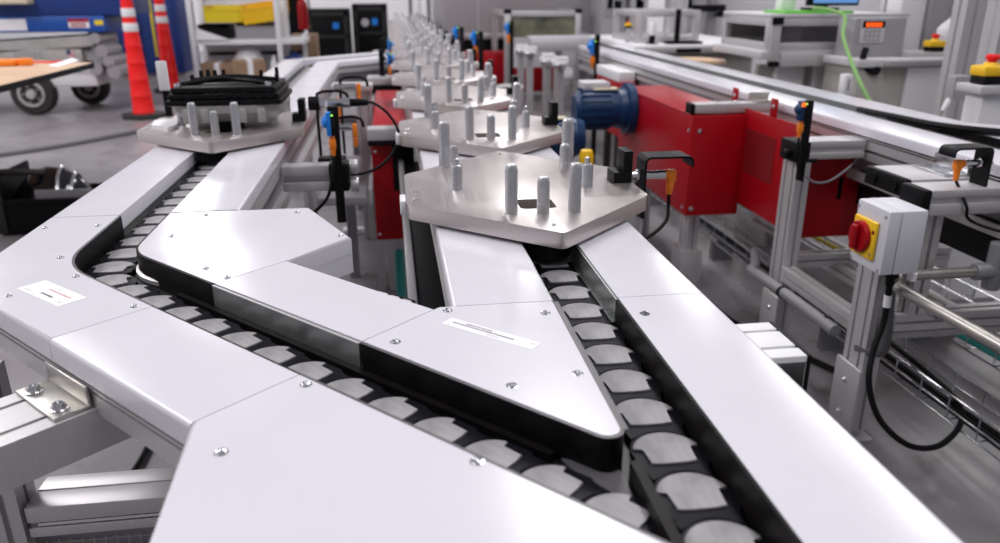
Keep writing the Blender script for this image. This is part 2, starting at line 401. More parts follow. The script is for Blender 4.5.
# --- loop line on the far side
lo = thing('chain_conveyor', 'white covered conveyor running beside the queue and carrying the loaded pallet', 'conveyor', (-.475, 3.2, 0), 'covered chain conveyors')
YL = [1.5025, 2.6, 3.7, 4.86]
for i, (a, b) in enumerate(zip(YL, YL[1:])):
    if i == 2:
        cover(lo, [(LOUT, a), (LS0, a), (LS0, 5.02), (LOUT, 5.07)], big=[3])
        cover(lo, [(LS1, a), (LIN, a), (LIN, 4.86), (LS1, 4.91)], big=[1])
    else:
        cover(lo, [(LOUT, a+G), (LS0, a+G), (LS0, b-G), (LOUT, b-G)], big=[3]); cover(lo, [(LS1, a+G+.006*(i == 0)), (LIN, a+G+.006*(i == 0)), (LIN, b-G), (LS1, b-G)], big=[1])
q = 1/math.sqrt(2)
cover(lo, [(LOUT, 5.072), (LS0, 5.022), (MIN-.003-.09, 5.022+(MIN-.093-LS0)), (MIN-.003, 5.2+(MIN-LOUT)), (MIN-.003, 5.072+(MIN-LOUT))][:3]+[(-.028, 5.69)], big=[])
cover(lo, [(LS1, 4.912), (LIN, 4.862), (MIN-.004, 4.862+(MIN-.004-LIN)), (MIN-.004, 4.912+(MIN-.004-LS1))], big=[1])
part('guide_rail', MB().strip([(LS0, 1.503), (LS0, 5.02)], .0015, .0040, ZL-.0115, T-.001), 'guide_metal', lo)
part('guide_rail', MB().strip([(LS1, 1.51), (LS1, 4.91)], -.0015, -.0040, ZL-.0115, T-.001), 'guide_metal', lo)
part('chain_track', MB().box((LS0-.004, 1.505, ZL-.012), (LS1+.004, 5.0, ZL-.007)), 'track', lo)
rails(lo, [(LIN, 1.51), (LIN, 4.862), (MIN-.01, 4.862+(MIN-.01-LIN))], 1)
rails(lo, [(LOUT, 5.07), (LOUT, 1.504)], 1)
for x, y in ((-.34, 3.05), (-.61, 3.05), (-.34, 4.7), (-.61, 4.7)): part('leg', MB().extr(tslot(.045, .045, 1, 1), (x, y, 0), (x, y, T-TH-.145), (1, 0, 0)), 'alu', lo)

# ------------------------------------------------------------------ chains
def arcpts(w, h, n=12):
    """bulging front edge from (-w,0) to (w,0) with rise h"""
    r = (w*w+h*h)/(2*h); a = math.asin(w/r)
    return [(r*math.sin(-a+2*a*i/n), h-r+r*math.cos(-a+2*a*i/n)) for i in range(n+1)]
def link_mesh():
    f = arcpts(.0365, .031); rear = [(x, y-.0705) for x, y in arcpts(.0365, .031)][::-1]
    return MB().prism([(-.0365, -.002)]+f[1:-1]+[(.0365, -.002), (.0368, -.03), (.0315, -.033)]+[p for p in rear if abs(p[0]) < .030]+[(-.0315, -.033), (-.0368, -.03)], -.008, 0, r=.001).mesh('chain_link', 'link')
def pad_mesh():
    f = arcpts(.0335, .025)
    return MB().prism(f+[(.0335, -.0025), (.0240, -.0035), (.0235, -.028), (.012, -.0295), (-.012, -.0295), (-.0235, -.028), (-.0240, -.0035), (-.0335, -.0025)], 0, .0022, r=.0008).mesh('wear_pad', 'pad')
LM, PM = link_mesh(), pad_mesh()
def walk(path, start, pitch):
    P = [Vector((x, y)) for x, y in path]; d = start; i = 0
    while i < len(P)-1:
        L = (P[i+1]-P[i]).length
        if d <= L: yield P[i].lerp(P[i+1], d/L), (P[i+1]-P[i])/L; d += pitch
        else: d -= L; i += 1
def chain(label, path, start, pitch=.0718, z=ZL+.002):
    org = Vector((*path[0], z)); t = thing('conveyor_chain', label, 'chain', org, 'conveyor chains')
    for p, d in walk(path, start, pitch):
        o = bpy.data.objects.new('chain_link', LM); C.objects.link(o); o.parent = t; o.location = Vector((p.x, p.y, z))-org; o.rotation_euler = (0, 0, math.atan2(d.x, -d.y))
        k = bpy.data.objects.new('wear_pad', PM); C.objects.link(k); k.parent = o
    return t
chain('grey padded black link chain in the straight slot beside the wedge plate', [(.2570, 1.9), (.2570, .25)], .036)
dpath = [((LS0+LS1)/2, 4.9), ((LS0+LS1)/2, 1.5)]+ctr+[dg(.135, SC), dg(.190, SC)]
chain('grey padded black link chain curving round the bend into the diagonal slot', dpath, .011)

# ------------------------------------------------------------------ pallets
def pin(parent, x, y, h, r, ball=False, m='pin'):
    if ball: prof = [(r*1.05, 0), (r*1.05, .004), (r, .005), (r, h-.010), (r*.8, h-.005), (r*.45, h-.003), (r*.45, h), (r*.5, h+.004), (r*.35, h+.008), (.0003, h+.0095)]
    else: prof = [(r*1.02, 0), (r*1.02, h*.28), (r, h*.285), (r, h-.010), (r*.86, h-.003), (r*.7, h), (.0003, h)]
    mb = MB(); ox, oy, oz = ORG[parent]
    mb.lathe(prof, (ox+x, oy+y, oz+PT), seg=18); return part('locating_pin', mb, m, parent)
PB, PT = 0., .028
def make_pallet(label):
    loc = (.247, 1.490, T+.007)
    t = thing('conveyor_pallet', label, 'pallet', loc, 'pallets queued on the straight line')
    X, Y, Z = loc; hw = .226; s = .122; r = .008
    def rc(pts, r):
        out = []
        for i, p in enumerate(pts):
            p = Vector(p); a = (Vector(pts[i-1])-p).normalized(); b = (Vector(pts[(i+1) % len(pts)])-p).normalized()
            for k in range(5):
                t_ = k/4; A = p+a*r; B = p+b*r; out.append(tuple((1-t_)**2*A+2*t_*(1-t_)*p+t_**2*B))
        return out
    poly = rc([(-hw-.003, -s), (.016, -s-hw+.010), (hw, -s), (hw, s), (.004, s+hw), (-hw-.003, s)], .014)
    def sqr(cx, cy, w, n=5, rr=.010):
        o = []
        for sx, sy, a0 in ((1, 1, 0), (-1, 1, 90), (-1, -1, 180), (1, -1, 270)):
            o += [(cx+sx*(w-rr)+rr*math.cos(R(a0+90*k/n)), cy+sy*(w-rr)+rr*math.sin(R(a0+90*k/n))) for k in range(n+1)]
        return o
    pl = MB(); bm = pl.bm; hole = sqr(.004, -.152, .033)
    def loops(pts): 
        lo = [bm.verts.new((X+x, Y+y, Z)) for x, y in pts]; hi = [bm.verts.new((X+x, Y+y, Z+PT)) for x, y in pts]; n = len(pts)
        for i in range(n): bm.faces.new((lo[i], lo[(i+1) % n], hi[(i+1) % n], hi[i]))
        return lo, hi
    L1, H1 = loops(poly); L2, H2 = loops(hole)
    for A, B in ((L1, L2), (H1, H2)):
        es = [bm.edges.get((Q[i], Q[(i+1) % len(Q)])) for Q in (A, B) for i in range(len(Q))]
        bmesh.ops.triangle_fill(bm, use_beauty=True, edges=es)
    n = len(H1); pl._bev([bm.edges.get((H1[i], H1[(i+1) % n])) for i in range(n)], .0012)
    part('plate', pl, 'plate', t)
    part('guide_puck', MB().cyl((X+.0035, Y-.262, Z-.030), (X+.0035, Y-.262, Z), .040, seg=32), 'black', t)
    part('guide_puck', MB().cyl((X, Y+.13, Z-.034), (X, Y+.13, Z), .034, seg=28), 'black', t)
    part('guide_puck', MB().cyl((X, Y-.05, Z-.034), (X, Y-.05, Z), .034, seg=28), 'black', t)
    for sx, (dx, dy) in enumerate(((-.137, .198), (.137, .190))): pin(t, dx, dy, .098, .0125)
    pin(t, -.120, .155, .052, .0095); pin(t, .118, .125, .055, .0115)
    pin(t, -.129, -.020, .052, .0118, True); pin(t, .127, -.036, .050, .0118, True)
    pin(t, -.050, -.207, .086, .0112); pin(t, .005, -.214, .064, .0110); pin(t, .061, -.214, .086, .0112)
    pin(t, .150, .205, .080, .006)
    bl = MB().box((X+.186, Y-.022, Z+PT), (X+.224, Y+.030, Z+PT+.022), .0015); bl.box((X+.205, Y-.022, Z+PT+.020), (X+.224, Y+.030, Z+PT+.064), .0015)
    part('sensor_target', bl, 'black', t, 'black L shaped block')
    part('bumper', MB().box((X-.241, Y-.075, Z-.006), (X-.229, Y-.020, Z+.022), .003), 'white_plastic', t, 'white plastic bumper')
    for dx, dy in ((-.214, -.03), (-.214, -.095), (-.205, -.03), (-.206, -.095), (.008, -.292), (.0, .30)): screw(t, X+dx, Y+dy, Z+PT, .003)
    mb = MB()
    for k in range(7): mb.box((X-.190+k*.009, Y-.066-.008, Z+PT), (X-.190+k*.009+.005, Y-.066+.004, Z+PT+.0003))
    return t
ORD = ['nearest', 'second', 'third', 'fourth', 'fifth', 'sixth', 'seventh', 'eighth', 'ninth', 'tenth', 'eleventh', 'twelfth', 'thirteenth', 'fourteenth']
pal = make_pallet('metal hexagonal pallet with ten upright pins, nearest in the queue beside the wedge plate')
for i in range(1, 14):
    dup(pal, (.247, 1.490+.716*i, T+.007), f'metal hexagonal pallet with upright pins, {ORD[i]} from the front of the queue')
lp = dup(pal, (-.4815, 2.388, T+.007), 'metal hexagonal pallet carrying the grey casting and black tray stack'); lp['group'] = 'pallets on the loop line'

# casting and tray stack on the loop line pallet
cx, cy, cz = -.460, 2.375, T+.007+PT
cas = thing('casting', 'grey metal casting cradled between the pins of the loaded pallet', 'casting', (cx, cy, cz))
mb = MB()
n = 40
def ring(w, d, z, k=3.2):
    w *= .88; d *= .88
    return [mb.bm.verts.new((cx+w*abs(math.cos(a))**(2/k)*(1 if math.cos(a) >= 0 else -1), cy+d*abs(math.sin(a))**(2/k)*(1 if math.sin(a) >= 0 else -1), cz+z)) for a in [2*math.pi*i/n for i in range(n)]]
rr = [ring(.125, .10, .0), ring(.14, .115, .015), ring(.165, .14, .034), ring(.172, .148, .046), ring(.180, .155, .047), ring(.182, .157, .066), ring(.170, .145, .0665), ring(.165, .14, .040)]
for A, B in zip(rr, rr[1:]):
    for i in range(n): mb.bm.faces.new((A[i], A[(i+1) % n], B[(i+1) % n], B[i]))
mb.bm.faces.new(rr[0][::-1]); mb.bm.faces.new(rr[-1])
part('shell', mb, 'cast_alu', cas)
for dx in (-.10, -.05, .05, .10): part('lug', MB().box((cx+dx-.010, cy-.151, cz+.022), (cx+dx+.010, cy-.13, cz+.060), .003), 'cast_alu', cas)
part('opening', MB().lathe([(.046, 0), (.046, .004), (.0003, .004)], (cx-.0, cy-.1035, cz+.0), (0, -1, 0), seg=24), 'black', cas, 'dark arched opening')
trz = cz+.067
for i in range(3):
    tr = thing('plastic_tray', ['black plastic tray lying directly on the grey casting', 'black plastic tray in the middle of the stack on the casting', 'black plastic tray with upright prongs, topmost on the casting'][i], 'tray', (cx, cy, trz+i*.0165), 'black trays on the casting')
    w = .157-.008*i; d = .130-.006*i; z = trz+i*.0165
    rim = MB().box((cx-w, cy-d, z), (cx+w, cy+d, z+.0160), .006)
    part('tray_body', rim, 'black', tr)
    mb = MB()
    for k in range(9): mb.box((cx-w*.9+k*w*.21, cy-d*1.0, z+.003), (cx-w*.9+k*w*.21+.014, cy-d*1.0-.006, z+.010), .001)
    part('rim_ribs', mb, 'black_gloss', tr)
    if i == 2:
        for dx, dy, h in ((-.10, .09, .028), (-.08, .09, .030), (-.06, .09, .028), (-.035, .09, .030), (.08, .05, .03), (.12, .09, .034), (.128, .02, .022), (-.12, .06, .018)):
            part('prong', MB().box((cx+dx-.005, cy+dy-.006, z+.0160), (cx+dx+.005, cy+dy+.006, z+.0160+h), .002), 'black', tr)
        part('ribs', MB().tube([(cx-.13, cy-.05, z+.017), (cx-.03, cy-.02, z+.028), (cx+.05, cy-.03, z+.026), (cx+.13, cy-.06, z+.017)], .007).tube([(cx-.12, cy+.06, z+.017), (cx, cy+.04, z+.028), (cx+.12, cy+.05, z+.017)], .008), 'black_gloss', tr)
        for dx in (-.125, .118): part('bolt', MB().lathe([(.009, 0), (.009, .008), (.004, .011)], (cx+dx, cy-.095, z+.0160), seg=12), 'chrome', tr)
single('paper_tag', MB().prism([(-.690, 2.378), (-.672, 2.286), (-.636, 2.264), (-.618, 2.238), (-.604, 2.300), (-.614, 2.332), (-.640, 2.420)], cz+.0005, cz+.012, r=.003), 'paper', 'crumpled white tag lying on the corner of the loaded pallet', 'tag')
mk = thing('marker_post', 'slim black post with a white plate beside the loaded pallet', 'post', (-.711, 2.63, 0))
part('pole', MB().box((-.722, 2.62, 0), (-.702, 2.64, .90), .002), 'black', mk)
part('reflector', MB().box((-.727, 2.609, .855), (-.695, 2.6195, .945), .003), 'white_plastic', mk, 'white reflector plate')

# ------------------------------------------------------------------ aluminium frame helpers
def bar(parent, p0, p1, w, h, nw=1, nh=1, xdir=(1, 0, 0), name='beam', m='alu', label=None):
    return part(name, MB().extr(tslot(w, h, nw, nh), p0, p1, xdir), m, parent, label)
def cap(parent, lo, hi, label='black end cap'):
    return part('end_cap', MB().box(lo, hi, .004), 'black', parent, label)

# ------------------------------------------------------------------ cross beam and lower frame by the corner plate
ou = Vector((-NX, -NY, 0))                       # outward from the diagonal
cb = thing('cross_beam', 'wide slotted aluminium beam bolted below the corner plate by a galvanised bracket', 'beam', (-.43, .87, .6))
c0 = Vector((-.406, .889, 0)); zt = .690; al = Vector((NY, -NX, 0))
mb = MB()
W = .116
prof = [(-W/2, -.055), (W/2, -.055), (W/2, 0), (W/2-.024, 0), (W/2-.024, -.010), (W/2-.031, -.010), (W/2-.031, 0), (-W/2+.031, 0), (-W/2+.031, -.010), (-W/2+.024, -.010), (-W/2+.024, 0), (-W/2, 0)]
a = c0-ou*.085+Vector((0, 0, zt)); b = c0+ou*.55+Vector((0, 0, zt))
mb.extr([(x, y) for x, y in prof], a, b, al)
part('beam', mb, 'alu', cb)
br = MB()
mm = Matrix.Translation(c0+Vector((0, 0, zt))) @ Matrix(((al.x, ou.x, 0, 0), (al.y, ou.y, 0, 0), (0, 0, 1, 0), (0, 0, 0, 1)))
br.box((-.056, -.004, .0005), (.052, .038, .0045), .0015, m=mm); br.box((-.056, -.005, .0005), (.052, -.001, .028), .0015, m=mm)
brk = part('bracket', br, 'galv', cb, 'galvanised angle bracket with rusty tint')
for s_ in (-.034, .034):
    p = mm @ Vector((s_, .024, .0045)); mb = MB(); mb.lathe([(.0105, 0), (.0105, .002), (.0085, .0025), (.0085, .005), (.006, .009), (.0045, .009), (.0045, .005), (.0003, .005)], p, seg=20); part('bolt', mb, 'chrome', cb)
lf = thing('base_frame', 'low aluminium frame with a mesh panel standing on the floor under the corner plate', 'frame', (-.5, 1.08, 0))
part('beam', MB().box((-.595, 1.083, .372), (-.12, 1.128, .400), .002).box((-.595, 1.083, .345), (-.12, 1.128, .362), .002).box((-.595, 1.093, .362), (-.12, 1.128, .372)), 'alu', lf)
part('beam', MB().box((-.595, 1.134, .345), (-.12, 1.172, .398), .002), 'alu', lf)
part('rod', MB().cyl((-.58, 1.087, .367), (-.13, 1.087, .367), .003), 'chrome', lf)
bar(lf, (-.622, 1.110, 0), (-.622, 1.110, .628), .045, .06, 1, 1, (1, 0, 0), name='post')
ms = MB()
for i in range(28): ms.cyl((-.61+i*.018, 1.12, .02), (-.61+i*.018, 1.12, .31), .0011, seg=5)
for i in range(16): ms.cyl((-.61, 1.12, .02+i*.019), (-.11, 1.12, .02+i*.019), .0011, seg=5)
part('mesh_panel', ms, 'alu', lf, 'fine wire mesh panel'); part('backing', MB().box((-.60, 1.126, .02), (-.12, 1.130, .34)), 'grey_mid', lf, 'grey backing sheet')
single('floor_cable', MB().tube([(-.86, 1.42, .012), (-.78, 1.52, .012), (-.71, 1.68, .012), (-.69, 1.80, .012), (-.695, 1.95, .012), (-.72, 2.2, .012)], .008), 'black', 'black cable lying on the floor below the corner plate', 'cable')

# drive unit stub on the outer side of the straight line
mb = MB()
for y0, y1 in ((.766, .789), (.795, .838), (.843, .866)): mb.box((MOUT+.003, y0, .664), (.474, y1, .742), .0012)
mb.box((MOUT+.003, .766, .664), (.473, .866, .734))
part('stub_profile', mb, 'white_paint', main, 'pale three strip profile block'); part('end_cap', MB().box((.474, .765, .662), (.479, .867, .7425), .001), 'black', main, 'black end cap')
part('warning_strip', MB().box((.440, .7650, .664), (.4735, .7664, .670)), 'orange', main, 'orange sticker strip')

# ------------------------------------------------------------------ inductive sensor on the bracket by the nearest pallet
def bracket_sensor(label, x, y, z, side=1, name='bracket_sensor', arm=.105, drop=.085):
    """hooked black plate carrying a threaded sensor that points along -x*side"""
    t = thing(name, label, 'sensor', (x, y, z)); s = side
    pr = [(0, 0)]
    hb = MB(); w = .028
    # path in xz: up the plate, bend, along the arm, hook down
    P = [(0, -drop), (0, .030)]+[(s*(.010-.010*math.cos(R(a))), .030+.010*math.sin(R(a))) for a in (30, 60, 90)]+[(s*(arm-.012), .040)]+[(s*(arm-.012+.012*math.sin(R(a))), .028+.012*math.cos(R(a))) for a in (30, 60, 90)]+[(s*arm, .020)]
    th = .0022; L = []
    for i, (px, pz) in enumerate(P):
        d = Vector((P[min(i+1, len(P)-1)][0]-P[max(i-1, 0)][0], P[min(i+1, len(P)-1)][1]-P[max(i-1, 0)][1])).normalized(); n = Vector((-d.y, d.x))*th
        L.append([hb.bm.verts.new((x+px+k*n.x, y+yy, z+pz+k*n.y)) for k, yy in ((-1, -w), (1, -w), (1, w), (-1, w))])
    for A, B in zip(L, L[1:]):
        for k in range(4): hb.bm.faces.new((A[k], A[(k+1) % 4], B[(k+1) % 4], B[k]))
    hb.bm.faces.new(L[0]); hb.bm.faces.new(L[-1][::-1])
    part('bracket', hb, 'black', t)
    sb = MB(); sb.cyl((x-s*.020, y, z), (x+s*.045, y, z), .0085, seg=20); sb.cyl((x+s*.003, y, z), (x+s*.009, y, z), .013, seg=6); sb.cyl((x-s*.010, y, z), (x-s*.003, y, z), .013, seg=6); sb.cyl((x+s*.034, y, z), (x+s*.050, y, z), .0095, seg=12)
    part('sensor_barrel', sb, 'chrome', t, 'threaded metal sensor barrel')
    part('sensing_face', MB().cyl((x-s*.026, y, z), (x-s*.020, y, z), .008, seg=20, bev=.002), 'white_plastic', t)
    cn = MB(); cn.cyl((x+s*.050, y, z), (x+s*.058, y, z), .0100, seg=16); xa, xb = sorted((x+s*.054, x+s*.073)); cn.box((xa, y-.009, z-.016), (xb, y+.009, z+.010), .004); cn.cyl((x+s*.063, y, z-.014), (x+s*.062, y, z-.042), .0085, .006, seg=14, bev=.001)
    part('connector', cn, 'orange', t, 'orange cable connector')
    bt = MB(); bt.cyl((x+s*.001, y, z-.065), (x-s*.006, y, z-.065), .007, seg=6); part('bolt', bt, 'black', t)
    return t
bs = bracket_sensor('hooked black bracket with an orange plugged sensor beside the nearest pallet', .497, 1.490, .795, 1, arm=.098)
part('cable', MB().tube([(.559, 1.490, .755), (.558, 1.485, .728), (.545, 1.46, .703), (.50, 1.43, .682), (.44, 1.41, .672)], .0038), 'black', bs, 'thin black cable')
part('mounting_foot', MB().box((.425, 1.475, .664), (.501, 1.505, .713), .001), 'alu', bs)

# ------------------------------------------------------------------ photo sensor cluster between the two lines
cl = thing('clamp_bracket', 'slotted aluminium arm with a black clamp and black rod between the two lines', 'arm', (-.25, 2.10, .66))
mb = MB()
mb.box((-.300, 2.075, .684), (-.172, 2.125, .712), .003); mb.box((-.300, 2.094, .668), (-.172, 2.106, .684)); mb.box((-.300, 2.075, .642), (-.172, 2.125, .668), .003)
part('arm', mb, 'alu', cl)
part('clamp', MB().box((-.176, 2.068, .640), (-.124, 2.130, .716), .004), 'black', cl)
part('clamp_knob', MB().cyl((-.122, 2.10, .702), (-.100, 2.10, .702), .020, seg=18, bev=.002).cyl((-.122, 2.10, .652), (-.100, 2.10, .652), .020, seg=18, bev=.002), 'alu', cl, 'metal clamp knobs')
part('rod', MB().box((-.163, 2.060, .555), (-.139, 2.0675, .868), .002), 'black', cl)
def photo_eye(label, x, y, z, face=-1, k=1.):
    t = thing('photoelectric_sensor', label, 'sensor', (x, y, z)); s = face
    part('housing', MB().box((x-.014*k, y-.016*k, z-.036*k), (x+.0095*k, y+.0158*k, z+.036*k), .003), 'blue_sensor', t)
    part('lens', MB().lathe([(.020*k, 0), (.018*k, .010*k), (.010*k, .016*k), (.0003, .016*k)], (x+s*.012*k, y, z+.006*k), (s, 0, 0), seg=20), 'blue_sensor', t, 'rounded blue lens hood')
    part('display_panel', MB().box((x+.0005*k, y-.0185*k, z-.034*k), (x+.0105*k, y+.010*k, z+.037*k), .001), 'black', t, 'black front panel')
    part('indicator_light', MB().lathe([(.003*k, 0), (.003*k, .001), (.0003, .002)], (x+.005*k, y-.0185*k, z+.028*k), (0, -1, 0), seg=10), 'led_green', t, 'small green light')
    cn = MB(); cn.cyl((x, y, z-.036*k), (x, y, z-.050*k), .008*k, seg=14); cn.box((x-.010*k, y-.010*k, z-.078*k), (x+.010*k, y+.010*k, z-.048*k), .003); cn.cyl((x, y, z-.076*k), (x, y, z-.098*k), .009*k, .006*k, seg=14)
    part('connector', cn, 'orange', t, 'orange cable connector')
    return t
pe = photo_eye('blue photoelectric sensor with an orange plug on the black rod between the two lines', -.159, 2.05, .826, -1, .85)
part('cable', MB().tube([(-.159, 2.05, .743), (-.163, 2.04, .70), (-.185, 2.03, .63), (-.25, 2.03, .575), (-.29, 2.05, .562), (-.33, 2.08, .57)], .0045), 'black', pe, 'black cable hanging in a loop')
def barrel_sensor(label, x, y, z):
    t = thing('inductive_sensor', label, 'sensor', (x, y, z))
    part('nut', MB().cyl((x-.075, y, z), (x-.045, y, z), .019, seg=24, bev=.003), 'black', t, 'black sensor nut')
    part('barrel', MB().cyl((x-.045, y, z), (x+.03, y, z), .012, seg=20).cyl((x-.030, y, z), (x-.024, y, z), .017, seg=6).cyl((x+.016, y, z), (x+.036, y, z), .014, seg=12), 'chrome', t)
    part('plug', MB().cyl((x+.036, y, z), (x+.085, y, z), .011, .009, seg=16, bev=.002), 'black', t, 'black straight plug')
    return t
bsn = barrel_sensor('metal barrel sensor with a black plug and looping cable above the slotted arm', -.150, 2.18, .862)
part('cable', MB().tube([(-.065, 2.18, .862), (-.045, 2.17, .858), (-.01, 2.16, .83), (.015, 2.16, .78), (.0, 2.16, .73), (-.04, 2.15, .69), (-.09, 2.14, .672), (-.15, 2.14, .668)], .004), 'black', bsn, 'thin black cable')
part('stem', MB().box((-.176, 2.172, .714), (-.162, 2.188, .85), .001), 'black', bsn)
part('base', MB().box((-.21, 2.15, .700), (-.135, 2.20, .714), .001), 'black', bsn)
def hook(label, x, y, z, L=.10):
    t = thing('hook_bracket', label, 'bracket', (x, y, z))
    part('bracket', MB().tube([(x, y, z-.25), (x, y, z-.03), (x+.012, y, z-.004), (x+.03, y, z), (x+L-.02, y, z), (x+L, y, z-.01), (x+L+.004, y, z-.03)], .0046, smooth=3), 'black', t)
    cn = MB(); cn.box((x+L*.60+.002, y-.008, z-.060), (x+L*.60+.016, y+.008, z-.020), .003); cn.cyl((x+L*.60+.009, y, z-.062), (x+L*.60+.009, y, z-.088), .008, .005, seg=12)
    part('connector', cn, 'orange', t, 'orange cable connector')
    part('barrel', MB().cyl((x-.02, y, z-.030), (x+L*.60, y, z-.030), .010, seg=16), 'chrome', t)
    return t
hook('black hook bracket with an orange plug, just behind the blue photoelectric sensor', -.225, 2.42, .865, .09)
hook('black hook bracket with an orange plug beside the tall aluminium post', -.165, 2.62, .885, .085)
hook('lower black hook bracket with an orange plug hanging beside the black rod', -.165, 2.30, .805, .075)
# tall post between the two lines
tp = thing('support_post', 'tall aluminium post with a white foot standing between the two lines', 'post', (-.165, 3.72, 0))
bar(tp, (-.128, 3.72, 0), (-.128, 3.72, .72), .075, .09, 2, 2, (1, 0, 0), name='post')
part('foot', MB().box((-.275, 3.76, 0), (-.166, 3.81, .030), .008), 'white_paint', tp, 'white floor foot')
part('top_bar', MB().box((-.27, 3.64, .72), (-.085, 3.80, .745), .002), 'alu', tp)
for i, (x, y, z) in enumerate(((-.20, 4.25, .54), (-.19, 3.15, .42))):
    t = thing('tray_shelf', ['grey ribbed tray between the two lines behind the hook brackets', 'lower grey ribbed tray between the two lines near the slotted arm'][i], 'tray', (x, y, z))
    part('tray', MB().box((x-.09, y-.40, z), (x+.09, y+.36, z+.03), .004), 'grey_mid', t)
    part('rail', MB().box((x-.105, y-.40, z), (x-.091, y+.36, z+.06), .002).box((x+.091, y-.40, z), (x+.105, y+.36, z+.06), .002), 'alu', t)
    part('leg', MB().box((x-.02, y-.02, 0), (x+.02, y+.02, z)), 'alu_dark', t)

# red drive guard between the lines
rg = thing('drive_guard', 'red sheet metal drive guard between the two lines, behind the tall post', 'guard', (0, 3.0, 0))
part('front_panel', MB().prism([(-.085, 2.950), (.075, 2.950), (.075, 2.962), (-.085, 2.962)], .222, .600), 'red', rg)
part('casing', MB().box((-.080, 2.963, .30), (.058, 4.20, .655), .004), 'red', rg)
part('window', MB().box((-.008, 2.945, .42), (.074, 2.9495, .60), .001), 'black', rg, 'dark recessed opening')
for x, z in ((-.072, .575), (-.072, .245), (.05, .245)): part('rivet', MB().lathe([(.006, 0), (.006, .002), (.0003, .004)], (x, 2.95, z), (0, -1, 0), seg=10), 'chrome', rg)
for x in (-.075, -.03): part('leg', MB().box((x-.015, 2.962, 0), (x+.015, 3.0, .30)), 'alu', rg)
cbm = thing('cross_profile', 'silver cross profile with a dark underside lying over the red guard between the lines', 'profile', (0, 2.90, .63))
part('profile', MB().box((-.095, 2.86, .632), (.06, 2.944, .674), .003), 'alu', cbm); part('gasket', MB().box((-.095, 2.862, .612), (.06, 2.944, .632), .001), 'black', cbm)
for i in range(3):
    y = 4.45+i*1.0
    t = thing('cross_profile', ['silver cross profile with dark ends between the lines, beyond the red guard', 'second silver cross profile beyond the red guard', 'furthest silver cross profile beyond the red guard'][i], 'profile', (-.0, y, .70))
    part('profile', MB().box((-.13, y, .655), (.06, y+.16, .695), .004), 'alu', t); part('gasket', MB().box((-.13, y+.005, .61), (.06, y+.155, .655), .002), 'black', t)
    part('leg', MB().box((-.06, y+.06, 0), (-.02, y+.10, .61)), 'alu', t)
for i, (x, y, z) in enumerate(((.0, 4.54, .79), (.005, 5.54, .80))):
    t = photo_eye(['blue sensor with an orange plug on a cross profile past the red guard', 'furthest blue sensor with an orange plug along the queue'][i], x, y, z, 1, .95)
    part('stand', MB().box((x-.06, y-.012, .6955), (x-.030, y+.012, z+.05), .002).box((x-.03, y-.006, z-.01), (x-.02, y+.006, z+.01)), 'black', t, 'black stand')
for i, (x, y) in enumerate(((.50, 5.9), (.56, 5.2))):
    t = photo_eye(['blue sensor on a black stand past the queue, nearest the grey machine', 'blue sensor on a black stand past the queue, nearest the motors'][i], x, y, .86, -1, 1.25)
    part('stand', MB().box((x+.02, y-.015, 0), (x+.05, y+.015, .90), .002), 'black', t, 'black floor stand')

# ------------------------------------------------------------------ return conveyor beyond the red guards
rc = thing('chain_conveyor', 'white covered return conveyor above the red drive guards with a side branch', 'conveyor', (1.63, 3.0, 0), 'covered chain conveyors')
R0, R1, R2, R3 = 1.455, 1.590, 1.685, 1.815
yr = [.9, 1.835, 3.0, 4.2, 6.05]
for a, b in zip(yr, yr[1:]): cover(rc, [(R0, a+G), (R1, a+G), (R1, b-G), (R0, b-G)], big=[3])
RA, RB = 3.745, 3.880
for a, b in zip([2.30]+yr[2:], yr[2:]):
    p = [(R2, a+G), (R3, a+G), (R3, b-G), (R2, b-G)]
    if a == 2.30: p = [(R2, RB-R2), (R3+.02, RB-R3-.02), (R3+.11, RB-R3+.07), (R3, RB-R3+.18), (R3, b-G), (R2, b-G)]
    cover(rc, p, big=[1] if a != 2.30 else [])
cover(rc, [(R3+.021, RB-R3-.021), (2.6, RB-2.6), (2.69, RB-2.51), (R3+.111, RB-R3+.069)], big=[2])
cover(rc, [(R2, RA-R2), (2.6, RA-2.6), (R2, .95)], label='wedge cover plate of the branch')
part('guide_rail', MB().strip([(R1, .9), (R1, 2.45)], 0, -.004, ZL-.0115, T+.003), 'wall_black', rc, 'black guide rail')
part('guide_rail', MB().strip([(R1, 2.452), (R1, 6.05)], 0, -.004, ZL-.0115, T-.001), 'guide_metal', rc, 'bare metal guide rail')
part('guide_rail', MB().strip([(R2, 6.05), (R2, 2.46)], 0, -.004, ZL-.0115, T-.001), 'guide_metal', rc, 'bare metal guide rail')
part('guide_rail', MB().strip([(R2, 2.458), (R2, RB-R2), (2.6, RB-2.6)], 0, -.004, ZL-.0115, T+.003), 'wall_black', rc, 'black guide rail')
part('guide_rail', MB().strip([(R2, .95), (R2, RA-R2), (2.6, RA-2.6)], 0, .008, ZL-.0115, T+.005), 'wall_black', rc)
part('chain_track', MB().box((R1-.004, .9, ZL-.012), (R2+.004, 2.45, ZL-.007)), 'track', rc); part('chain_track', MB().box((R1-.004, 2.4505, ZL-.002), (R2+.004, 6.05, ZL+.004)), 'grey_mid', rc)
part('chain_track', MB().strip([(R2-.02, (RA+RB)/2-R2+.02), (2.6, (RA+RB)/2-2.6)], -.052, .052, ZL-.011, ZL-.006), 'track', rc)
rails(rc, [(R0, .9), (R0, 6.05)], -1); rails(rc, [(R3, 2.3), (R3, 6.05)], 1)
part('side_rail', MB().strip([(R0, .9), (R0, 6.05)], -.004, -.03, .648, .672), 'alu', rc)
part('slot_cable', MB().tube([(1.60, 2.5, .760), (1.61, 2.3, .763), (1.64, 2.12, .763), (1.75, 1.98, .763), (1.95, 1.80, .763), (2.4, 1.33, .762)], .010), 'black', rc, 'black cable along the branch slot')
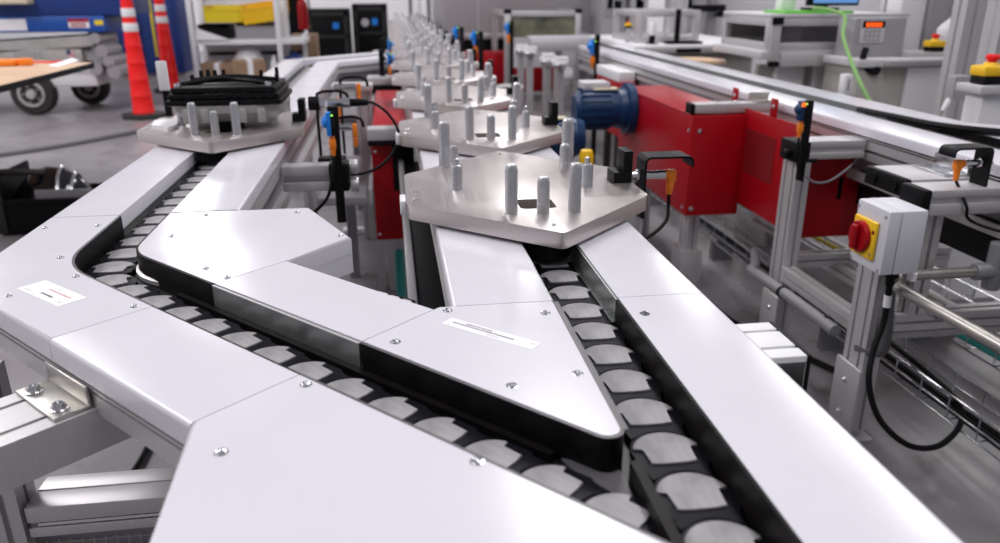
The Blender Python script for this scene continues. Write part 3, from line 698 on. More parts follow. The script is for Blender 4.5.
chain('black chain inside the slot of the return conveyor', [(1.6375, 2.42), (1.6375, 1.0)], .02)

# red guards hanging from the return conveyor
def rivets(t, pts, d):
    for p in pts: part('rivet', MB().lathe([(.009, 0), (.009, .003), (.0003, .006)], p, d, seg=12), 'chrome', t)
ga = thing('drive_guard', 'red drive guard with the blue motor on its side, beyond the tabbed guard', 'guard', (1.2, 3.2, .3))
part('casing', MB().box((1.090, 2.72, .335), (1.300, 3.66, .715), .004), 'red', ga)
part('top_lid', MB().box((1.086, 2.80, .7155), (1.31, 3.64, .7195), .001), 'red', ga)
rivets(ga, [(1.122, 2.72, .66), (1.112, 2.72, .365)], (0, -1, 0)); rivets(ga, [(1.09, 2.745, .66), (1.09, 2.75, .365)], (-1, 0, 0))
part('vent', MB().box((1.087, 3.52, .50), (1.0895, 3.60, .60)), 'red_dark', ga)
bar(ga, (1.16, 2.84, .16), (1.16, 2.84, .335), .045, .09, 1, 2, name='leg')
part('foot_plate', MB().box((1.115, 2.780, 0), (1.20, 2.90, .17), .003), 'alu', ga)
bar(ga, (1.22, 3.58, 0), (1.22, 3.58, .335), .045, .045, name='leg')
cpb = thing('cross_profile', 'silver profile end with a black cap resting on the red guard with the motor', 'profile', (1.2, 2.78, .72))
part('profile', MB().box((1.102, 2.735, .721), (1.420, 2.790, .757), .004), 'alu', cpb); cap(cpb, (1.086, 2.733, .7205), (1.102, 2.792, .758))
part('bracket', MB().box((1.34, 2.735, .758), (1.42, 2.81, .762)).box((1.34, 2.806, .758), (1.42, 2.81, .785)), 'galv', cpb)
for x in (1.19, 1.27): part('bolt', MB().lathe([(.008, 0), (.008, .005), (.004, .007)], (x, 2.765, .757), seg=10), 'chrome', cpb)
gb = thing('drive_guard', 'red drive guard with two bolted tabs hung under the return conveyor', 'guard', (1.4, 2.5, .38))
part('casing', MB().box((1.305, 2.30, .378), (1.452, 2.86, .640), .004), 'red', gb)
part('side_panel', MB().box((1.297, 2.31, .380), (1.3045, 2.868, .738), .001), 'red', gb)
part('side_panel', MB().box((1.306, 2.290, .372), (1.64, 2.2995, .655), .001), 'red', gb)
for y in (2.52, 2.835): part('tab', MB().box((1.297, y-.024, .738), (1.301, y+.024, .800), .001), 'red', gb)
rivets(gb, [(1.297, 2.52, .772), (1.297, 2.835, .772), (1.297, 2.850, .722), (1.297, 2.850, .60), (1.297, 2.850, .56), (1.297, 2.850, .42), (1.297, 2.81, .40)], (-1, 0, 0))
part('mesh_vent', MB().box((1.2955, 2.475, .508), (1.2965, 2.705, .670)), 'red_dark', gb, 'dark perforated square')
part('slot', MB().box((1.435, 2.2885, .50), (1.450, 2.2895, .575)), 'black', gb)
part('corner_angle', MB().box((1.545, 2.26, .45), (1.552, 2.2895, .655)).box((1.552, 2.284, .47), (1.68, 2.2895, .655)), 'black', gb)

def motor(label, x0, y, z, L, r, junction=True):
    """gear motor with its shaft axis along x, flange at x0, body towards -x"""
    t = thing('electric_motor', label, 'motor', (x0-L/2, y, z))
    part('body', MB().lathe([(r*.72, 0), (r*.92, .015), (r, .04), (r, L*.62), (r*.93, L*.63), (r*.93, L*.72), (r*1.0, L*.73), (r*1.05, L*.80), (r*1.05, L*.86), (r*(1.3 if junction else 1.0), L*.87), (r*(1.3 if junction else .9), L)], (x0-L, y, z), (1, 0, 0), seg=32), 'blue_motor', t)
    fn = MB()
    for k in range(18):
        a = 2*math.pi*k/18; fn.box((x0-L*.92, -.003, r*.96), (x0-L*.42, .003, r*1.07), m=Matrix.Translation((0, y, z)) @ Matrix.Rotation(a, 4, 'X'))
    part('cooling_fins', fn, 'blue_motor', t)
    part('name_plate', MB().box((x0-L*.70, y-r*.45, z+r*.99), (x0-L*.28, y+r*.25, z+r*1.09), .002), 'cream', t, 'cream plate on top')
    if junction: part('terminal_box', MB().box((x0-L*.86, y-.02, z+r*.98), (x0-L*.40, y+.10, z+r*1.38), .008), 'grey_light', t, 'pale grey terminal box')
    return t
motor('blue electric motor bolted to the side of the red guard, under a pale terminal box', 1.088, 3.46, .640, .270, .088)
m2 = motor('lower blue electric motor half hidden behind the second pallet', .80, 3.22, .558, .26, .082, False)
part('pedestal', MB().cyl((.66, 3.24, 0), (.66, 3.24, .49), .022), 'black', m2)
yc = thing('warning_beacon', 'round yellow capped beacon on a thin stalk behind the nearest pallet', 'beacon', (.690, 2.70, 0))
part('cap', MB().lathe([(.020, 0), (.026, .012), (.026, .06), (.020, .076), (.0004, .08)], (.690, 2.70, .53), seg=20), 'yellow', yc); part('stalk', MB().cyl((.690, 2.70, 0), (.690, 2.70, .53), .012), 'alu_dark', yc)

# support frame of the return conveyor: middle post
pf = thing('conveyor_stand', 'aluminium post with a short arm to the return conveyor, before the tabbed guard', 'frame', (1.27, 2.24, 0))
bar(pf, (1.255, 2.245, .03), (1.255, 2.245, .655), .045, .09, 1, 2, name='post')
part('foot_plate', MB().box((1.2205, 2.195, 0), (1.232, 2.30, .20), .003).box((1.215, 2.19, 0), (1.30, 2.31, .010), .002), 'alu', pf)
for z in (.05, .15): part('bolt', MB().lathe([(.009, 0), (.009, .004), (.005, .008)], (1.2205, 2.235, z), (-1, 0, 0), seg=12), 'chrome', pf)
mb = MB(); mb.box((1.262, 2.20, .690), (1.452, 2.285, .712), .003); mb.box((1.262, 2.205, .676), (1.452, 2.28, .690)); mb.box((1.262, 2.20, .655), (1.452, 2.285, .676), .003)
part('arm', mb, 'alu', pf); part('end_cap', MB().box((1.214, 2.186, .650), (1.262, 2.287, .7125), .004), 'black', pf, 'black end cap')
part('knob', MB().cyl((1.214, 2.22, .672), (1.192, 2.22, .672), .016, seg=14, bev=.003), 'black', pf)
part('rod', MB().box((1.218, 2.160, .60), (1.238, 2.178, .842), .002).cyl((1.238, 2.168, .66), (1.275, 2.168, .66), .006, seg=10), 'black', pf, 'black vertical rod')
pe2 = photo_eye('dark blue sensor with an orange plug on the middle aluminium post', 1.204, 2.162, .812, -1, .80)
for k in pe2.children:
    if k.name.startswith(('housing', 'lens')): k.data.materials[0] = MT['blue_motor']
part('cable', MB().tube([(1.204, 2.162, .736), (1.202, 2.158, .70), (1.204, 2.153, .66), (1.215, 2.15, .62), (1.228, 2.150, .60)], .0035), 'black', pe2)
part('amber_light', MB().box((1.192, 2.1440, .826), (1.204, 2.1490, .838), .001), 'led_orange', pe2, 'amber light')
single('looped_cable', MB().tube([(1.235, 2.152, .62), (1.27, 2.16, .595), (1.33, 2.18, .59), (1.40, 2.21, .615), (1.447, 2.225, .65)], .0035), 'conduit', 'thin grey cable drooping from the middle post to the return conveyor', 'cable')
# front post with two arms
ff = thing('conveyor_stand', 'aluminium frame with two black capped arms under the return conveyor, behind the switch box', 'frame', (1.25, 1.66, 0))
bar(ff, (1.205, 1.70, .03), (1.205, 1.70, .655), .045, .09, 1, 2, name='post')
part('foot_plate', MB().box((1.170, 1.645, 0), (1.182, 1.755, .215), .003).box((1.165, 1.64, 0), (1.24, 1.76, .010), .002), 'alu', ff)
for z in (.07, .165): part('bolt', MB().lathe([(.009, 0), (.009, .004), (.005, .008)], (1.170, 1.70, z), (-1, 0, 0), seg=12), 'chrome', ff)
part('arm', MB().box((1.285, 1.735, .655), (1.452, 1.905, .700), .003), 'alu', ff)
part('end_cap', MB().box((1.267, 1.733, .653), (1.285, 1.907, .7015), .005).cyl((1.268, 1.775, .677), (1.261, 1.775, .677), .016, seg=16).cyl((1.268, 1.865, .677), (1.261, 1.865, .677), .016, seg=16), 'black', ff, 'black end cap with two round plugs')
mb = MB(); mb.box((1.255, 1.615, .683), (2.10, 1.700, .703), .003); mb.box((1.255, 1.62, .668), (2.10, 1.695, .683)); mb.box((1.255, 1.615, .640), (2.10, 1.700, .668), .003)
part('arm', mb, 'alu', ff); part('end_cap', MB().box((1.232, 1.612, .638), (1.2548, 1.703, .7045), .006), 'black', ff, 'black end cap')
bar(ff, (1.290, 1.657, .375), (1.290, 1.657, .640), .045, .045, 1, 1, name='post')
bar(ff, (1.245, 1.75, .285), (1.245, 2.198, .285), .045, .045, 1, 1, (1, 0, 0), name='rail')
bar(ff, (1.24, 1.66, .352), (2.2, 1.66, .352), .045, .045, 1, 1, (0, 1, 0), name='rail')
bar(ff, (1.24, 1.72, .300), (2.2, 1.72, .300), .045, .045, 1, 1, (0, 1, 0), name='rail')
bar(ff, (1.29, 2.32, .285), (1.9, 2.32, .285), .045, .045, 1, 1, (0, 1, 0), name='rail')
bar(ff, (1.50, 1.79, .25), (1.50, 2.95, .25), .045, .045, 1, 1, (1, 0, 0), name='rail')
part('angle_bracket', MB().box((1.385, 1.75, .7005), (1.45, 1.88, .705), .001).box((1.445, 1.75, .705), (1.45, 1.88, .738), .001), 'zinc', ff, 'bright angle bracket')
b2 = bracket_sensor('hooked black bracket with an orange plugged sensor on the front frame arm', 1.402, 1.655, .757, -1, arm=.098, drop=.0535)
part('cable', MB().tube([(1.340, 1.655, .717), (1.342, 1.605, .665), (1.36, 1.61, .63), (1.41, 1.58, .61), (1.47, 1.55, .60), (1.56, 1.5, .58)], .0036), 'black', b2, 'thin black cable')
# plate of that bracket reaches its arm
# dark trunking beneath the return conveyor
single('cable_trunking', MB().box((1.470, .9, .495), (1.60, 2.24, .602), .006).box((1.466, .9, .594), (1.604, 2.24, .609), .003), 'black', 'long black cable trunking slung below the return conveyor', 'trunking', None).location.z += 0
# switch box
sb = thing('isolator_switch', 'pale grey switch box with a red rotary knob on a yellow plate', 'switch box', (1.16, 1.58, .53))
x0, x1, y0, y1, z0, z1 = 1.088, 1.183, 1.520, 1.645, .532, .684
part('enclosure', MB().box((x0+.032, y0, z0), (x1, y1, z1), .005), 'grey_box', sb)
part('lid', MB().box((x0, y0, z0), (x0+.0315, y1, z1), .005), 'grey_box', sb)
part('yellow_plate', MB().box((x0-.010, 1.548, .558), (x0, 1.636, .650), .006), 'yellow', sb, 'square yellow plate')
part('dial', MB().lathe([(.038, 0), (.038, .007), (.035, .011), (.0004, .011)], (x0-.010, 1.597, .605), (-1, 0, 0), seg=32), 'red', sb, 'round red dial')
part('knob', MB().box((x0-.036, 1.588, .575), (x0-.0208, 1.606, .635), .006), 'red', sb, 'red rotary handle')
part('marker', MB().box((x0-.0108, 1.551, .622), (x0-.0100, 1.560, .630)), 'red_dark', sb)
mb = MB()
for k, wd in enumerate((.010, .014, .007)): mb.box((x0-.0105, 1.551, .575-.005*k), (x0-.0100, 1.551+wd*.7, .5775-.005*k))
part('print', mb, 'ink', sb)
for y, z in ((1.532, .668), (1.638, .668), (1.532, .540), (1.638, .540)): part('screw', MB().lathe([(.0045, 0), (.0045, .001), (.0003, .0012)], (x0, y, z), (-1, 0, 0), seg=10), 'grey_mid', sb)
part('cable_gland', MB().cyl((1.165, 1.585, .528), (1.165, 1.585, .502), .017, seg=12, bev=.002).cyl((1.165, 1.585, .502), (1.165, 1.585, .482), .011, seg=12), 'black', sb, 'black cable gland')
part('blanking_plug', MB().cyl((1.185, 1.540, .528), (1.185, 1.540, .510), .011, seg=12), 'white_plastic', sb, 'white blanking plug')
cabp = [(1.165, 1.585, .485), (1.166, 1.583, .43), (1.160, 1.575, .385)]+[tuple(at(x, y, Y=Y)) for x, y, Y in ((873, 352, 1.555), (869, 385, 1.52), (880, 420, 1.49), (908, 445, 1.47), (938, 446, 1.49), (960, 425, 1.55), (958, 402, 1.62), (930, 375, 1.70), (903, 353, 1.78), (885, 338, 1.85))]
part('cable', MB().tube(cabp, .0075, 10), 'black', sb, 'thick black cable looping to the floor')
part('cable_sleeve', MB().cyl((1.1655, 1.584, .455), (1.1663, 1.583, .425), .009), 'white_plastic', sb, 'white cable sleeve')
single('flexible_conduit', MB().tube([(1.205, 1.640, .515), (1.196, 1.628, .47), (1.192, 1.615, .40), (1.196, 1.612, .34), (1.200, 1.625, .285), (1.196, 1.70, .258)], .017, 12), 'flex', 'thick grey flexible conduit curving behind the switch box', 'conduit')
# conduits
cdt = thing('conduit_pipe', 'grey conduit running level from the middle post to the front post', 'pipe', (1.2, 2.0, .28))
part('pipe', MB().tube([(1.34, 2.62, .215), (1.26, 2.45, .225), (1.208, 2.37, .236), (1.198, 2.28, .245), (1.192, 2.05, .255), (1.185, 1.80, .262)], .017, 12), 'conduit', cdt)
for y, z in ((2.12, .252), (1.86, .26)): part('clip', MB().cyl((1.194, y-.006, z), (1.193, y+.006, z), .020, seg=14), 'black', cdt)
p1 = thing('conduit_pipe', 'galvanised pipe slanting out from under the switch box over the wire trays', 'pipe', (1.3, 1.45, .4))
part('pipe', MB().cyl(at(897, 287, Y=1.60), at(897, 287, Y=1.60)+(at(1012, 352, Y=1.30)-at(897, 287, Y=1.60))*2.6, .0145, seg=16), 'galv', p1); part('clip', MB().cyl(at(932, 308, Y=1.505), at(940, 312, Y=1.485), .0195, seg=14), 'conduit', p1)
p2 = thing('conduit_pipe', 'short galvanised pipe with a tee joint behind the switch box', 'pipe', (1.4, 1.58, .5))
part('pipe', MB().cyl((1.215, 1.600, .497), (1.42, 1.600, .497), .013, seg=16), 'galv', p2)
part('tee_joint', MB().cyl((1.395, 1.600, .497), (1.52, 1.600, .497), .021, seg=14, bev=.003).cyl((1.45, 1.600, .45), (1.45, 1.600, .57), .021, seg=14, bev=.003).cyl((1.48, 1.60, .497), (1.62, 1.60, .497), .016, seg=14), 'conduit', p2)
# wire trays
def wire_tray(label, x0, x1, y0, y1, z0, h, pitch=.10):
    t = thing('wire_tray', label, 'cable tray', ((x0+x1)/2, (y0+y1)/2, z0))
    mb = MB(); n = int((y1-y0)/pitch)
    for x in (x0, x1):
        for z in (z0+.003, z0+h*.5, z0+h): mb.cyl((x, y0, z), (x, y1, z), .0032, seg=6)
    for k in range(1, 3): mb.cyl((x0+(x1-x0)*k/3, y0, z0+.003), (x0+(x1-x0)*k/3, y1, z0+.003), .0032, seg=6)
    for i in range(n+1):
        y = y0+pitch*i
        mb.tube([(x0, y, z0+h), (x0, y, z0+.003), (x1, y, z0+.003), (x1, y, z0+h)], .0028, 6, 0)
    part('wire_mesh', mb, 'zinc', t)
    for y in [y0+.1+(y1-y0-.2)*i/3 for i in range(4)]: part('foot', MB().box((x0, y-.015, 0), (x1, y+.015, z0-.0005)), 'alu_dark', t)
    return t
wire_tray('bright wire cable tray on the floor under the return conveyor', 1.40, 1.50, 1.15, 4.2, .085, .075, .11)
tb = MB()
for k, (dx, mm) in enumerate(((.03, 'black'), (.06, 'black'))):
    single('tray_cable', MB().tube([(1.405+dx*.8+.006*math.sin(i*1.7+k), 1.2+i*.25, .101+.004*k) for i in range(12)], .009), mm, ['black cable in the bright wire tray, along its near side', 'black cable in the bright wire tray, along its middle'][k], 'cable')
wire_tray('far wire cable tray holding the green and yellow cables', 1.72, 1.92, 1.1, 4.4, .10, .10, .12)
for k, (dx, mm, lb) in enumerate(((.03, 'teal', 'green cable lying in the far wire tray'), (.10, 'yellow_bin', 'yellow cable lying in the far wire tray'), (.15, 'white_plastic', 'white cable lying in the far wire tray'))):
    single('tray_cable', MB().tube([(1.72+dx+.010*math.sin(i*1.3+k), 1.15+i*.28, .122+.003*k) for i in range(12)], .010), mm, lb, 'cable')
single('floor_cable', MB().tube([(1.17, 2.62, .02), (1.20, 2.40, .014), (1.34, 2.05, .014), (1.37, 1.95, .014)], .010), 'black', 'black cable along the floor past the two post feet', 'cable')
single('teal_hose', MB().tube([(.02, 1.9, .02), (.012, 2.15, .03), (.005, 2.4, .07), (.0, 2.65, .13), (.0, 2.85, .20)], .018), 'teal', 'teal hose rising beside the red guard between the lines', 'hose')

# ------------------------------------------------------------------ far left: cones, lift, table, shelf
def cone(label, x, y, h=1.12):
    t = thing('traffic_channelizer', label, 'traffic cone', (x, y, 0), 'red channelizer cones')
    part('base', MB().prism([(x+.21*math.cos(R(a)), y+.21*math.sin(R(a))) for a in range(0, 360, 45)], 0, .045, r=.012), 'rubber', t, 'black rubber base')
    pr = []; n = 7
    for i in range(n):
        z0 = .045+(h-.045)*i/n; z1 = .045+(h-.045)*(i+1)/n; r_0 = .098-.05*i/n; r_1 = .098-.05*(i+1)/n
        pr += [(r_0*1.05, z0), (r_0*1.05, z0+.015), (r_0, z0+.022), (r_1, z1-.002)]
    part('tube', MB().lathe(pr+[(.03, h), (.0005, h+.01)], (x, y, 0), seg=28), 'red_cone', t)
    for zz, hh in ((.80, .075), (.93, .075)):
        r = .098-.05*(zz-.045)/(h-.045)+.0045
        part('reflective_band', MB().lathe([(r*.99, zz), (r, zz+.002), (r*.965, zz+hh-.002), (r*.95, zz+hh)], (x, y, 0), seg=28), 'white_paint', t, 'white reflective band')
    return t
cone('red plastic channelizer cone with white bands on a black base, nearer of the two', -2.385, 7.95)
k2 = cone('red plastic channelizer cone with a yellow strap hanging down it, farther of the two', -2.65, 10.05, 1.20)
part('strap', MB().box((-2.745, 9.93, .42), (-2.715, 9.94, 1.15), .002), 'yellow_bin', k2, 'yellow strap')
fc = [at(-20, 158, Z=.012), at(30, 151, Z=.012), at(90, 141, Z=.012), at(150, 129, Z=.012)]
single('floor_cable', MB().tube([tuple(p) for p in fc], .020), 'flex', 'thick grey cable running across the floor in front of the scissor lift', 'cable')

def wheel(parent, x, y, r, w, ang=0.):
    d = Vector((math.sin(ang), -math.cos(ang), 0)); c = Vector((x, y, r))
    o = part('wheel', MB().lathe([(r*.62, 0), (r*.92, 0), (r, w*.2), (r, w*.8), (r*.92, w), (r*.62, w)], c-d*w/2, d, seg=36), 'rubber', parent, 'black wheel')
    hb = MB().lathe([(r*.62, 0), (r*.60, w*.10), (r*.52, w*.12), (r*.46, -w*.05), (r*.24, -w*.05), (r*.20, w*.18), (.0005, w*.2)], c+d*(w*.5-.001), d, seg=30)
    o2 = part('hub', hb, 'grey_lift', parent, 'pale wheel hub'); o2.parent = o
    mb = MB()
    for k in range(5):
        a = 2*math.pi*k/5; s_ = d.cross(Vector((0, 0, 1))); p = c+d*(w*.5-.005)+(s_*math.cos(a)+Vector((0, 0, 1))*math.sin(a))*r*.38; mb.cyl(p, p+d*w*.08, r*.05, seg=8)
    o3 = part('lug_nut', mb, 'grey_mid', parent); o3.parent = o
sl = thing('scissor_lift', 'blue and grey scissor lift parked behind the tan work table', 'lift', (-3.6, 8.6, 0))
lx0, lx1, ly = -5.2, -2.78, 8.35
part('chassis', MB().box((lx0, ly, .26), (lx1-.12, ly+.85, .46), .02).box((lx0, ly-.02, .40), (lx1-.06, ly+.87, .48), .01), 'white_paint', sl, 'pale grey chassis')
part('deck', MB().box((lx0, ly-.03, .78), (lx1+.05, ly+.88, .93), .01), 'blue_lift', sl, 'blue platform deck')
part('toe_board', MB().box((lx0, ly-.02, .935), (lx1+.25, ly+.87, 1.30), .01), 'blue_deep', sl)
sc_ = MB()
for yy in (ly+.03, ly+.72):
    sc_.extr([(-.05, -.035), (.05, -.035), (.05, .035), (-.05, .035)], (lx0, yy, .56), (lx1-.10, yy, .70), (0, 0, 1)); sc_.extr([(-.05, -.035), (.05, -.035), (.05, .035), (-.05, .035)], (lx0, yy+.08, .70), (lx1-.10, yy+.08, .55), (0, 0, 1))
part('scissor_arms', sc_, 'grey_lift', sl, 'grey scissor arms')
sc_ = MB().box((lx0, ly-.005, .50), (lx1-.22, ly+.02, .62), .004); part('scissor_beam', sc_, 'grey_lift', sl)
sc_ = MB()
for x, z, r in ((-2.84, .72, .05), (-2.80, .60, .06), (-2.75, .50, .055), (-2.72, .40, .065), (-2.88, .43, .06)): sc_.cyl((x, ly-.04, z), (x, ly+.4, z), r, seg=16)
sc_.box((-2.93, ly+.05, .36), (-2.83, ly+.5, .78), .01)
part('hydraulics', sc_, 'grey_mid', sl, 'dark hydraulic pivots')
wheel(sl, -3.50, 8.33, .205, .15); wheel(sl, -3.22, 9.05, .19, .15); wheel(sl, -4.9, 8.33, .205, .15)
dl = MB().box((lx0, ly-.034, .80), (-3.44, ly-.0305, .905)); part('decal', dl, 'paper', sl, 'white lettered decal')
dl = MB()
for k in range(4):
    for j in range(7): dl.box((-3.92+j*.062, ly-.036, .82+k*.02), (-4.12+j*.062+.045, ly-.0345, .832+k*.02))
part('decal_print', dl, 'grey_light', sl)
part('decal', MB().box((-3.06, ly-.034, .82), (-2.87, ly-.0305, .905)), 'paper', sl, 'red and white warning decal')
dl = MB().box((-3.06, ly-.036, .875), (-2.87, ly-.0345, .905))
for k in range(3): dl.box((-3.045, ly-.036, .828+k*.015), (-2.90, ly-.0345, .836+k*.015))
part('decal_print', dl, 'red', sl)
part('decal', MB().box((-2.82, ly-.034, .845), (-2.74, ly-.0305, .89)), 'yellow_bin', sl, 'small yellow decal')
fg = MB()
for k in range(4): fg.box((-3.135, ly-.009, .545+k*.018), (-3.06, ly-.0055, .554+k*.018))
part('flag_decal', MB().box((-3.135, ly-.0075, .54), (-3.06, ly-.0052, .61)), 'paper', sl, 'small flag decal'); part('flag_stripes', fg, 'red', sl); part('flag_canton', MB().box((-3.135, ly-.0105, .575), (-3.10, ly-.0055, .612)), 'blue_deep', sl)
lt = MB()
for k in range(6): lt.box((-3.62+k*.045, ly-.0085, .54), (-3.62+k*.045+.030, ly-.0052, .60))
part('stencil_marks', lt, 'grey_mid', sl)
part('control_case', MB().box((-3.70, ly-.2, 1.04), (-3.32, ly-.0305, 1.12), .02), 'cream', sl, 'pale case')
# tan table with a dark edge in front of the lift
wt = thing('work_table', 'tan topped work table with a black edge in front of the scissor lift', 'table', (-2.3, 4.7, 0))
c1, c2, c3 = at(93, 63, Z=.75), at(-60, 101, Z=.75), at(-40, 57, Z=.75)
tp_ = [(c1.x, c1.y), (c2.x, c2.y), (c2.x-.9, c2.y+.3), (c3.x, c3.y)]
part('tabletop', MB().prism(tp_, .735, .752, r=.002), 'wood', wt); part('edge_band', MB().strip([tp_[1], tp_[0]], -.006, .0, .722, .7525), 'black', wt, 'black edge band')
part('leg', MB().box((-2.62, 4.9, 0), (-2.57, 4.95, .735)), 'alu_dark', wt)
part('leg', MB().box((-2.62, 4.2, 0), (-2.57, 4.25, .735)), 'alu_dark', wt)
pz = [at(48, 66, Z=.7525), at(72, 58.5, Z=.7525), at(79, 60.5, Z=.7525), at(58, 67.5, Z=.7525)]
single('paper_sheet', MB().prism([(p.x, p.y) for p in pz], .7525, .756), 'paper', 'white paper sheet lying at the corner of the tan table', 'paper')
p = at(12, 64, Z=.76); single('tape_gun', MB().box((p.x-.10, p.y-.07, .7525), (p.x+.04, p.y+.07, .785), .01).cyl((p.x+.07, p.y, .7525), (p.x+.07, p.y, .79), .045, seg=18, bev=.006), 'orange', 'orange hand tool lying on the tan table', 'tool')
p = at(37, 62.5, Z=.755); single('red_strap', MB().tube([(p.x-.12, p.y-.02, .757), (p.x-.03, p.y+.02, .757), (p.x+.07, p.y-.01, .757), (p.x+.13, p.y+.03, .757)], .006), 'red_cone', 'thin red strap on the tan table beside the orange tool', 'strap')
# blue skid behind the cones
bc = thing('blue_cabinet', 'tall dark blue cabinet standing behind the red cones', 'cabinet', (-3.1, 10.8, 0))
part('body', MB().box((-3.62, 10.7, .16), (-2.62, 11.6, 1.7), .01), 'blue_deep', bc); part('plinth', MB().box((-3.6, 10.75, 0), (-2.65, 11.5, .16)), 'grey_mid', bc)
part('door_panel', MB().box((-3.55, 10.685, .22), (-3.10, 10.6995, 1.6), .005).box((-3.06, 10.685, .22), (-2.68, 10.6995, 1.6), .005), 'blue_deep', bc)
part('handle', MB().box((-2.83, 10.655, .62), (-2.78, 10.6845, .86), .01), 'blue_sensor', bc, 'bright blue handle')
# white shelf rack with bins and boxes
sh = thing('shelf_rack', 'white steel shelf rack with bins and boxes against the far wall', 'shelf', (-1.9, 10.2, 0))
sx0, sx1, sy0, sy1 = -2.42, -1.10, 10.0, 10.6
for x in (-2.40, -1.40):
    for y in (sy0, sy1): part('upright', MB().box((x-.03, y-.03, 0), (x+.03, y+.03, 1.6), .004), 'white_paint', sh)
part('shelf_board', MB().box((sx0, sy0-.02, .545), (sx1, sy1+.02, .605), .004), 'white_paint', sh); part('shelf_board', MB().box((sx0, sy0-.02, .08), (sx1, sy1+.02, .12), .004), 'white_paint', sh)
part('back_rail', MB().box((sx0, sy1+.035, .38), (-1.2, sy1+.06, .42)), 'black', sh); part('back_panel', MB().box((sx0, sy1+.065, .0), (-1.35, sy1+.08, 1.6)), 'white_paint', sh)
def bin_(label, cx, cy, z, w, d, h, m, rot=0., group=None, tilt=0.):
    t = thing('storage_bin', label, 'bin', (cx, cy, z), group); mm = Matrix.Translation((cx, cy, z)) @ Matrix.Rotation(rot, 4, 'Z') @ Matrix.Rotation(tilt, 4, 'Y')
    mb = MB(); th = .008
    mb.box((-w/2, -d/2, 0), (w/2, d/2, th), m=mm); mb.box((-w/2, d/2-th, th), (w/2, d/2, h), m=mm); mb.box((-w/2, -d/2+th, th), (-w/2+th, d/2-th, h), m=mm); mb.box((w/2-th, -d/2+th, th), (w/2, d/2-th, h), m=mm)
    mb.box((-w/2, -d/2, th), (w/2, -d/2+th, h*.72), m=mm)
    part('bin_body', mb, m, t); rim = MB().box((-w/2-.006, -d/2-.008, h*.70), (w/2+.006, -d/2-.0005, h*.78), .003, m=mm); part('lip', rim, m, t); return t
bin_('wide grey plastic bin on the white shelf, under the bright yellow bin', -1.66, 10.2, .606, .48, .42, .19, 'grey_mid')
bin_('black plastic bin on the white shelf, holding white papers', -2.16, 10.22, .606, .36, .42, .17, 'black')
single('paper_stack', MB().extr([(-.18, -.065), (.20, -.065), (.16, -.055), (-.17, .065)], (-2.18, 9.99, .675), (-2.18, 9.96, .675), (1, 0, 0)).box((-2.37, 9.955, .606), (-1.98, 9.992, .614)), 'paper', 'white papers leaning at the front of the black bin', 'papers')
bin_('darker yellow storage bin perched over the black bin on the shelf', -2.03, 10.24, .80, .44, .40, .19, 'yellow_bin')
bin_('bright yellow storage bin tilted on the wide grey bin', -1.62, 10.18, .798, .42, .36, .22, 'yellow', R(14), None, R(-7))
def carton(label, x0, y0, z0, x1, y1, z1, rot=0.):
    t = thing('cardboard_box', label, 'box', ((x0+x1)/2, (y0+y1)/2, z0), 'boxes around the white shelf')
    part('carton', MB().box((x0, y0, z0), (x1, y1, z1), .004, rot), 'card', t); part('tape', MB().box(((x0+x1)/2-.03, y0-.0012, z0+.01), ((x0+x1)/2+.03, y1, z1+.0012), 0, rot, ((x0+x1)/2, (y0+y1)/2, 0)), 'paper', t, 'pale tape'); return t
carton('brown cardboard box standing on the lower shelf with a white label', -2.36, 10.0, .121, -1.98, 10.4, .33)
carton('larger tilted brown cardboard box under the white shelf', -1.90, 9.45, .0, -1.55, 9.75, .40, R(16))
carton('brown cardboard box at the end of the white shelf, by the extinguisher', -1.30, 9.98, .4, -1.02, 10.25, .66) if 0 else carton('brown cardboard box stack top at the end of the white shelf, by the extinguisher', -1.34, 10.72, 0, -1.02, 11.0, .62)
single('white_sack', MB().lathe([(.12, 0), (.17, .03), (.19, .14), (.17, .27), (.12, .35), (.05, .38), (.0005, .39)], (-1.82, 10.25, .121), seg=22), 'white_paint', 'white sack on the lower shelf behind the brown boxes', 'sack')
single('white_bottle', MB().lathe([(.045, 0), (.048, .01), (.048, .2), (.02, .25), (.02, .29), (.0005, .29)], (-1.50, 10.1, .121), seg=18), 'white_plastic', 'white bottle on the lower shelf beside the sack', 'bottle')
single('blue_container', MB().box((-1.36, 10.05, .121), (-1.16, 10.3, .40), .02).cyl((-1.26, 10.17, .40), (-1.26, 10.17, .44), .05), 'blue_deep', 'blue container on the lower shelf next to the white bottle', 'container')
# dark column, extinguisher, yellow vest, black racks
col = thing('dark_column', 'dark narrow equipment column behind the shelf rack', 'column', (-1.42, 12.2, 0)); part('shaft', MB().box((-1.52, 12.1, .02), (-1.32, 12.3, 1.9), .01), 'black', col); part('foot', MB().box((-1.58, 12.04, 0), (-1.26, 12.36, .02)), 'grey_mid', col)
ex = thing('fire_extinguisher', 'red fire extinguisher hung on the dark column', 'extinguisher', (-1.34, 12.02, .62))
part('cylinder', MB().lathe([(.06, 0), (.075, .02), (.075, .33), (.06, .39), (.03, .42), (.03, .44), (.0005, .44)], (-1.30, 12.01, .62), seg=24), 'red', ex); part('valve', MB().cyl((-1.30, 12.01, 1.06), (-1.30, 12.01, 1.12), .022).box((-1.37, 12.0, 1.10), (-1.23, 12.02, 1.125), .004), 'white_plastic', ex, 'pale valve and handle'); part('hose', MB().tube([(-1.28, 12.0, 1.09), (-1.21, 11.98, 1.05), (-1.20, 11.97, .85), (-1.215, 11.97, .70)], .013), 'black', ex)
single('yellow_vest', MB().prism([(-1.66, 12.0), (-1.50, 11.98), (-1.49, 12.05), (-1.64, 12.06)], .86, 1.12, r=.02), 'yellow', 'yellow cloth hanging behind the shelf rack', 'vest')
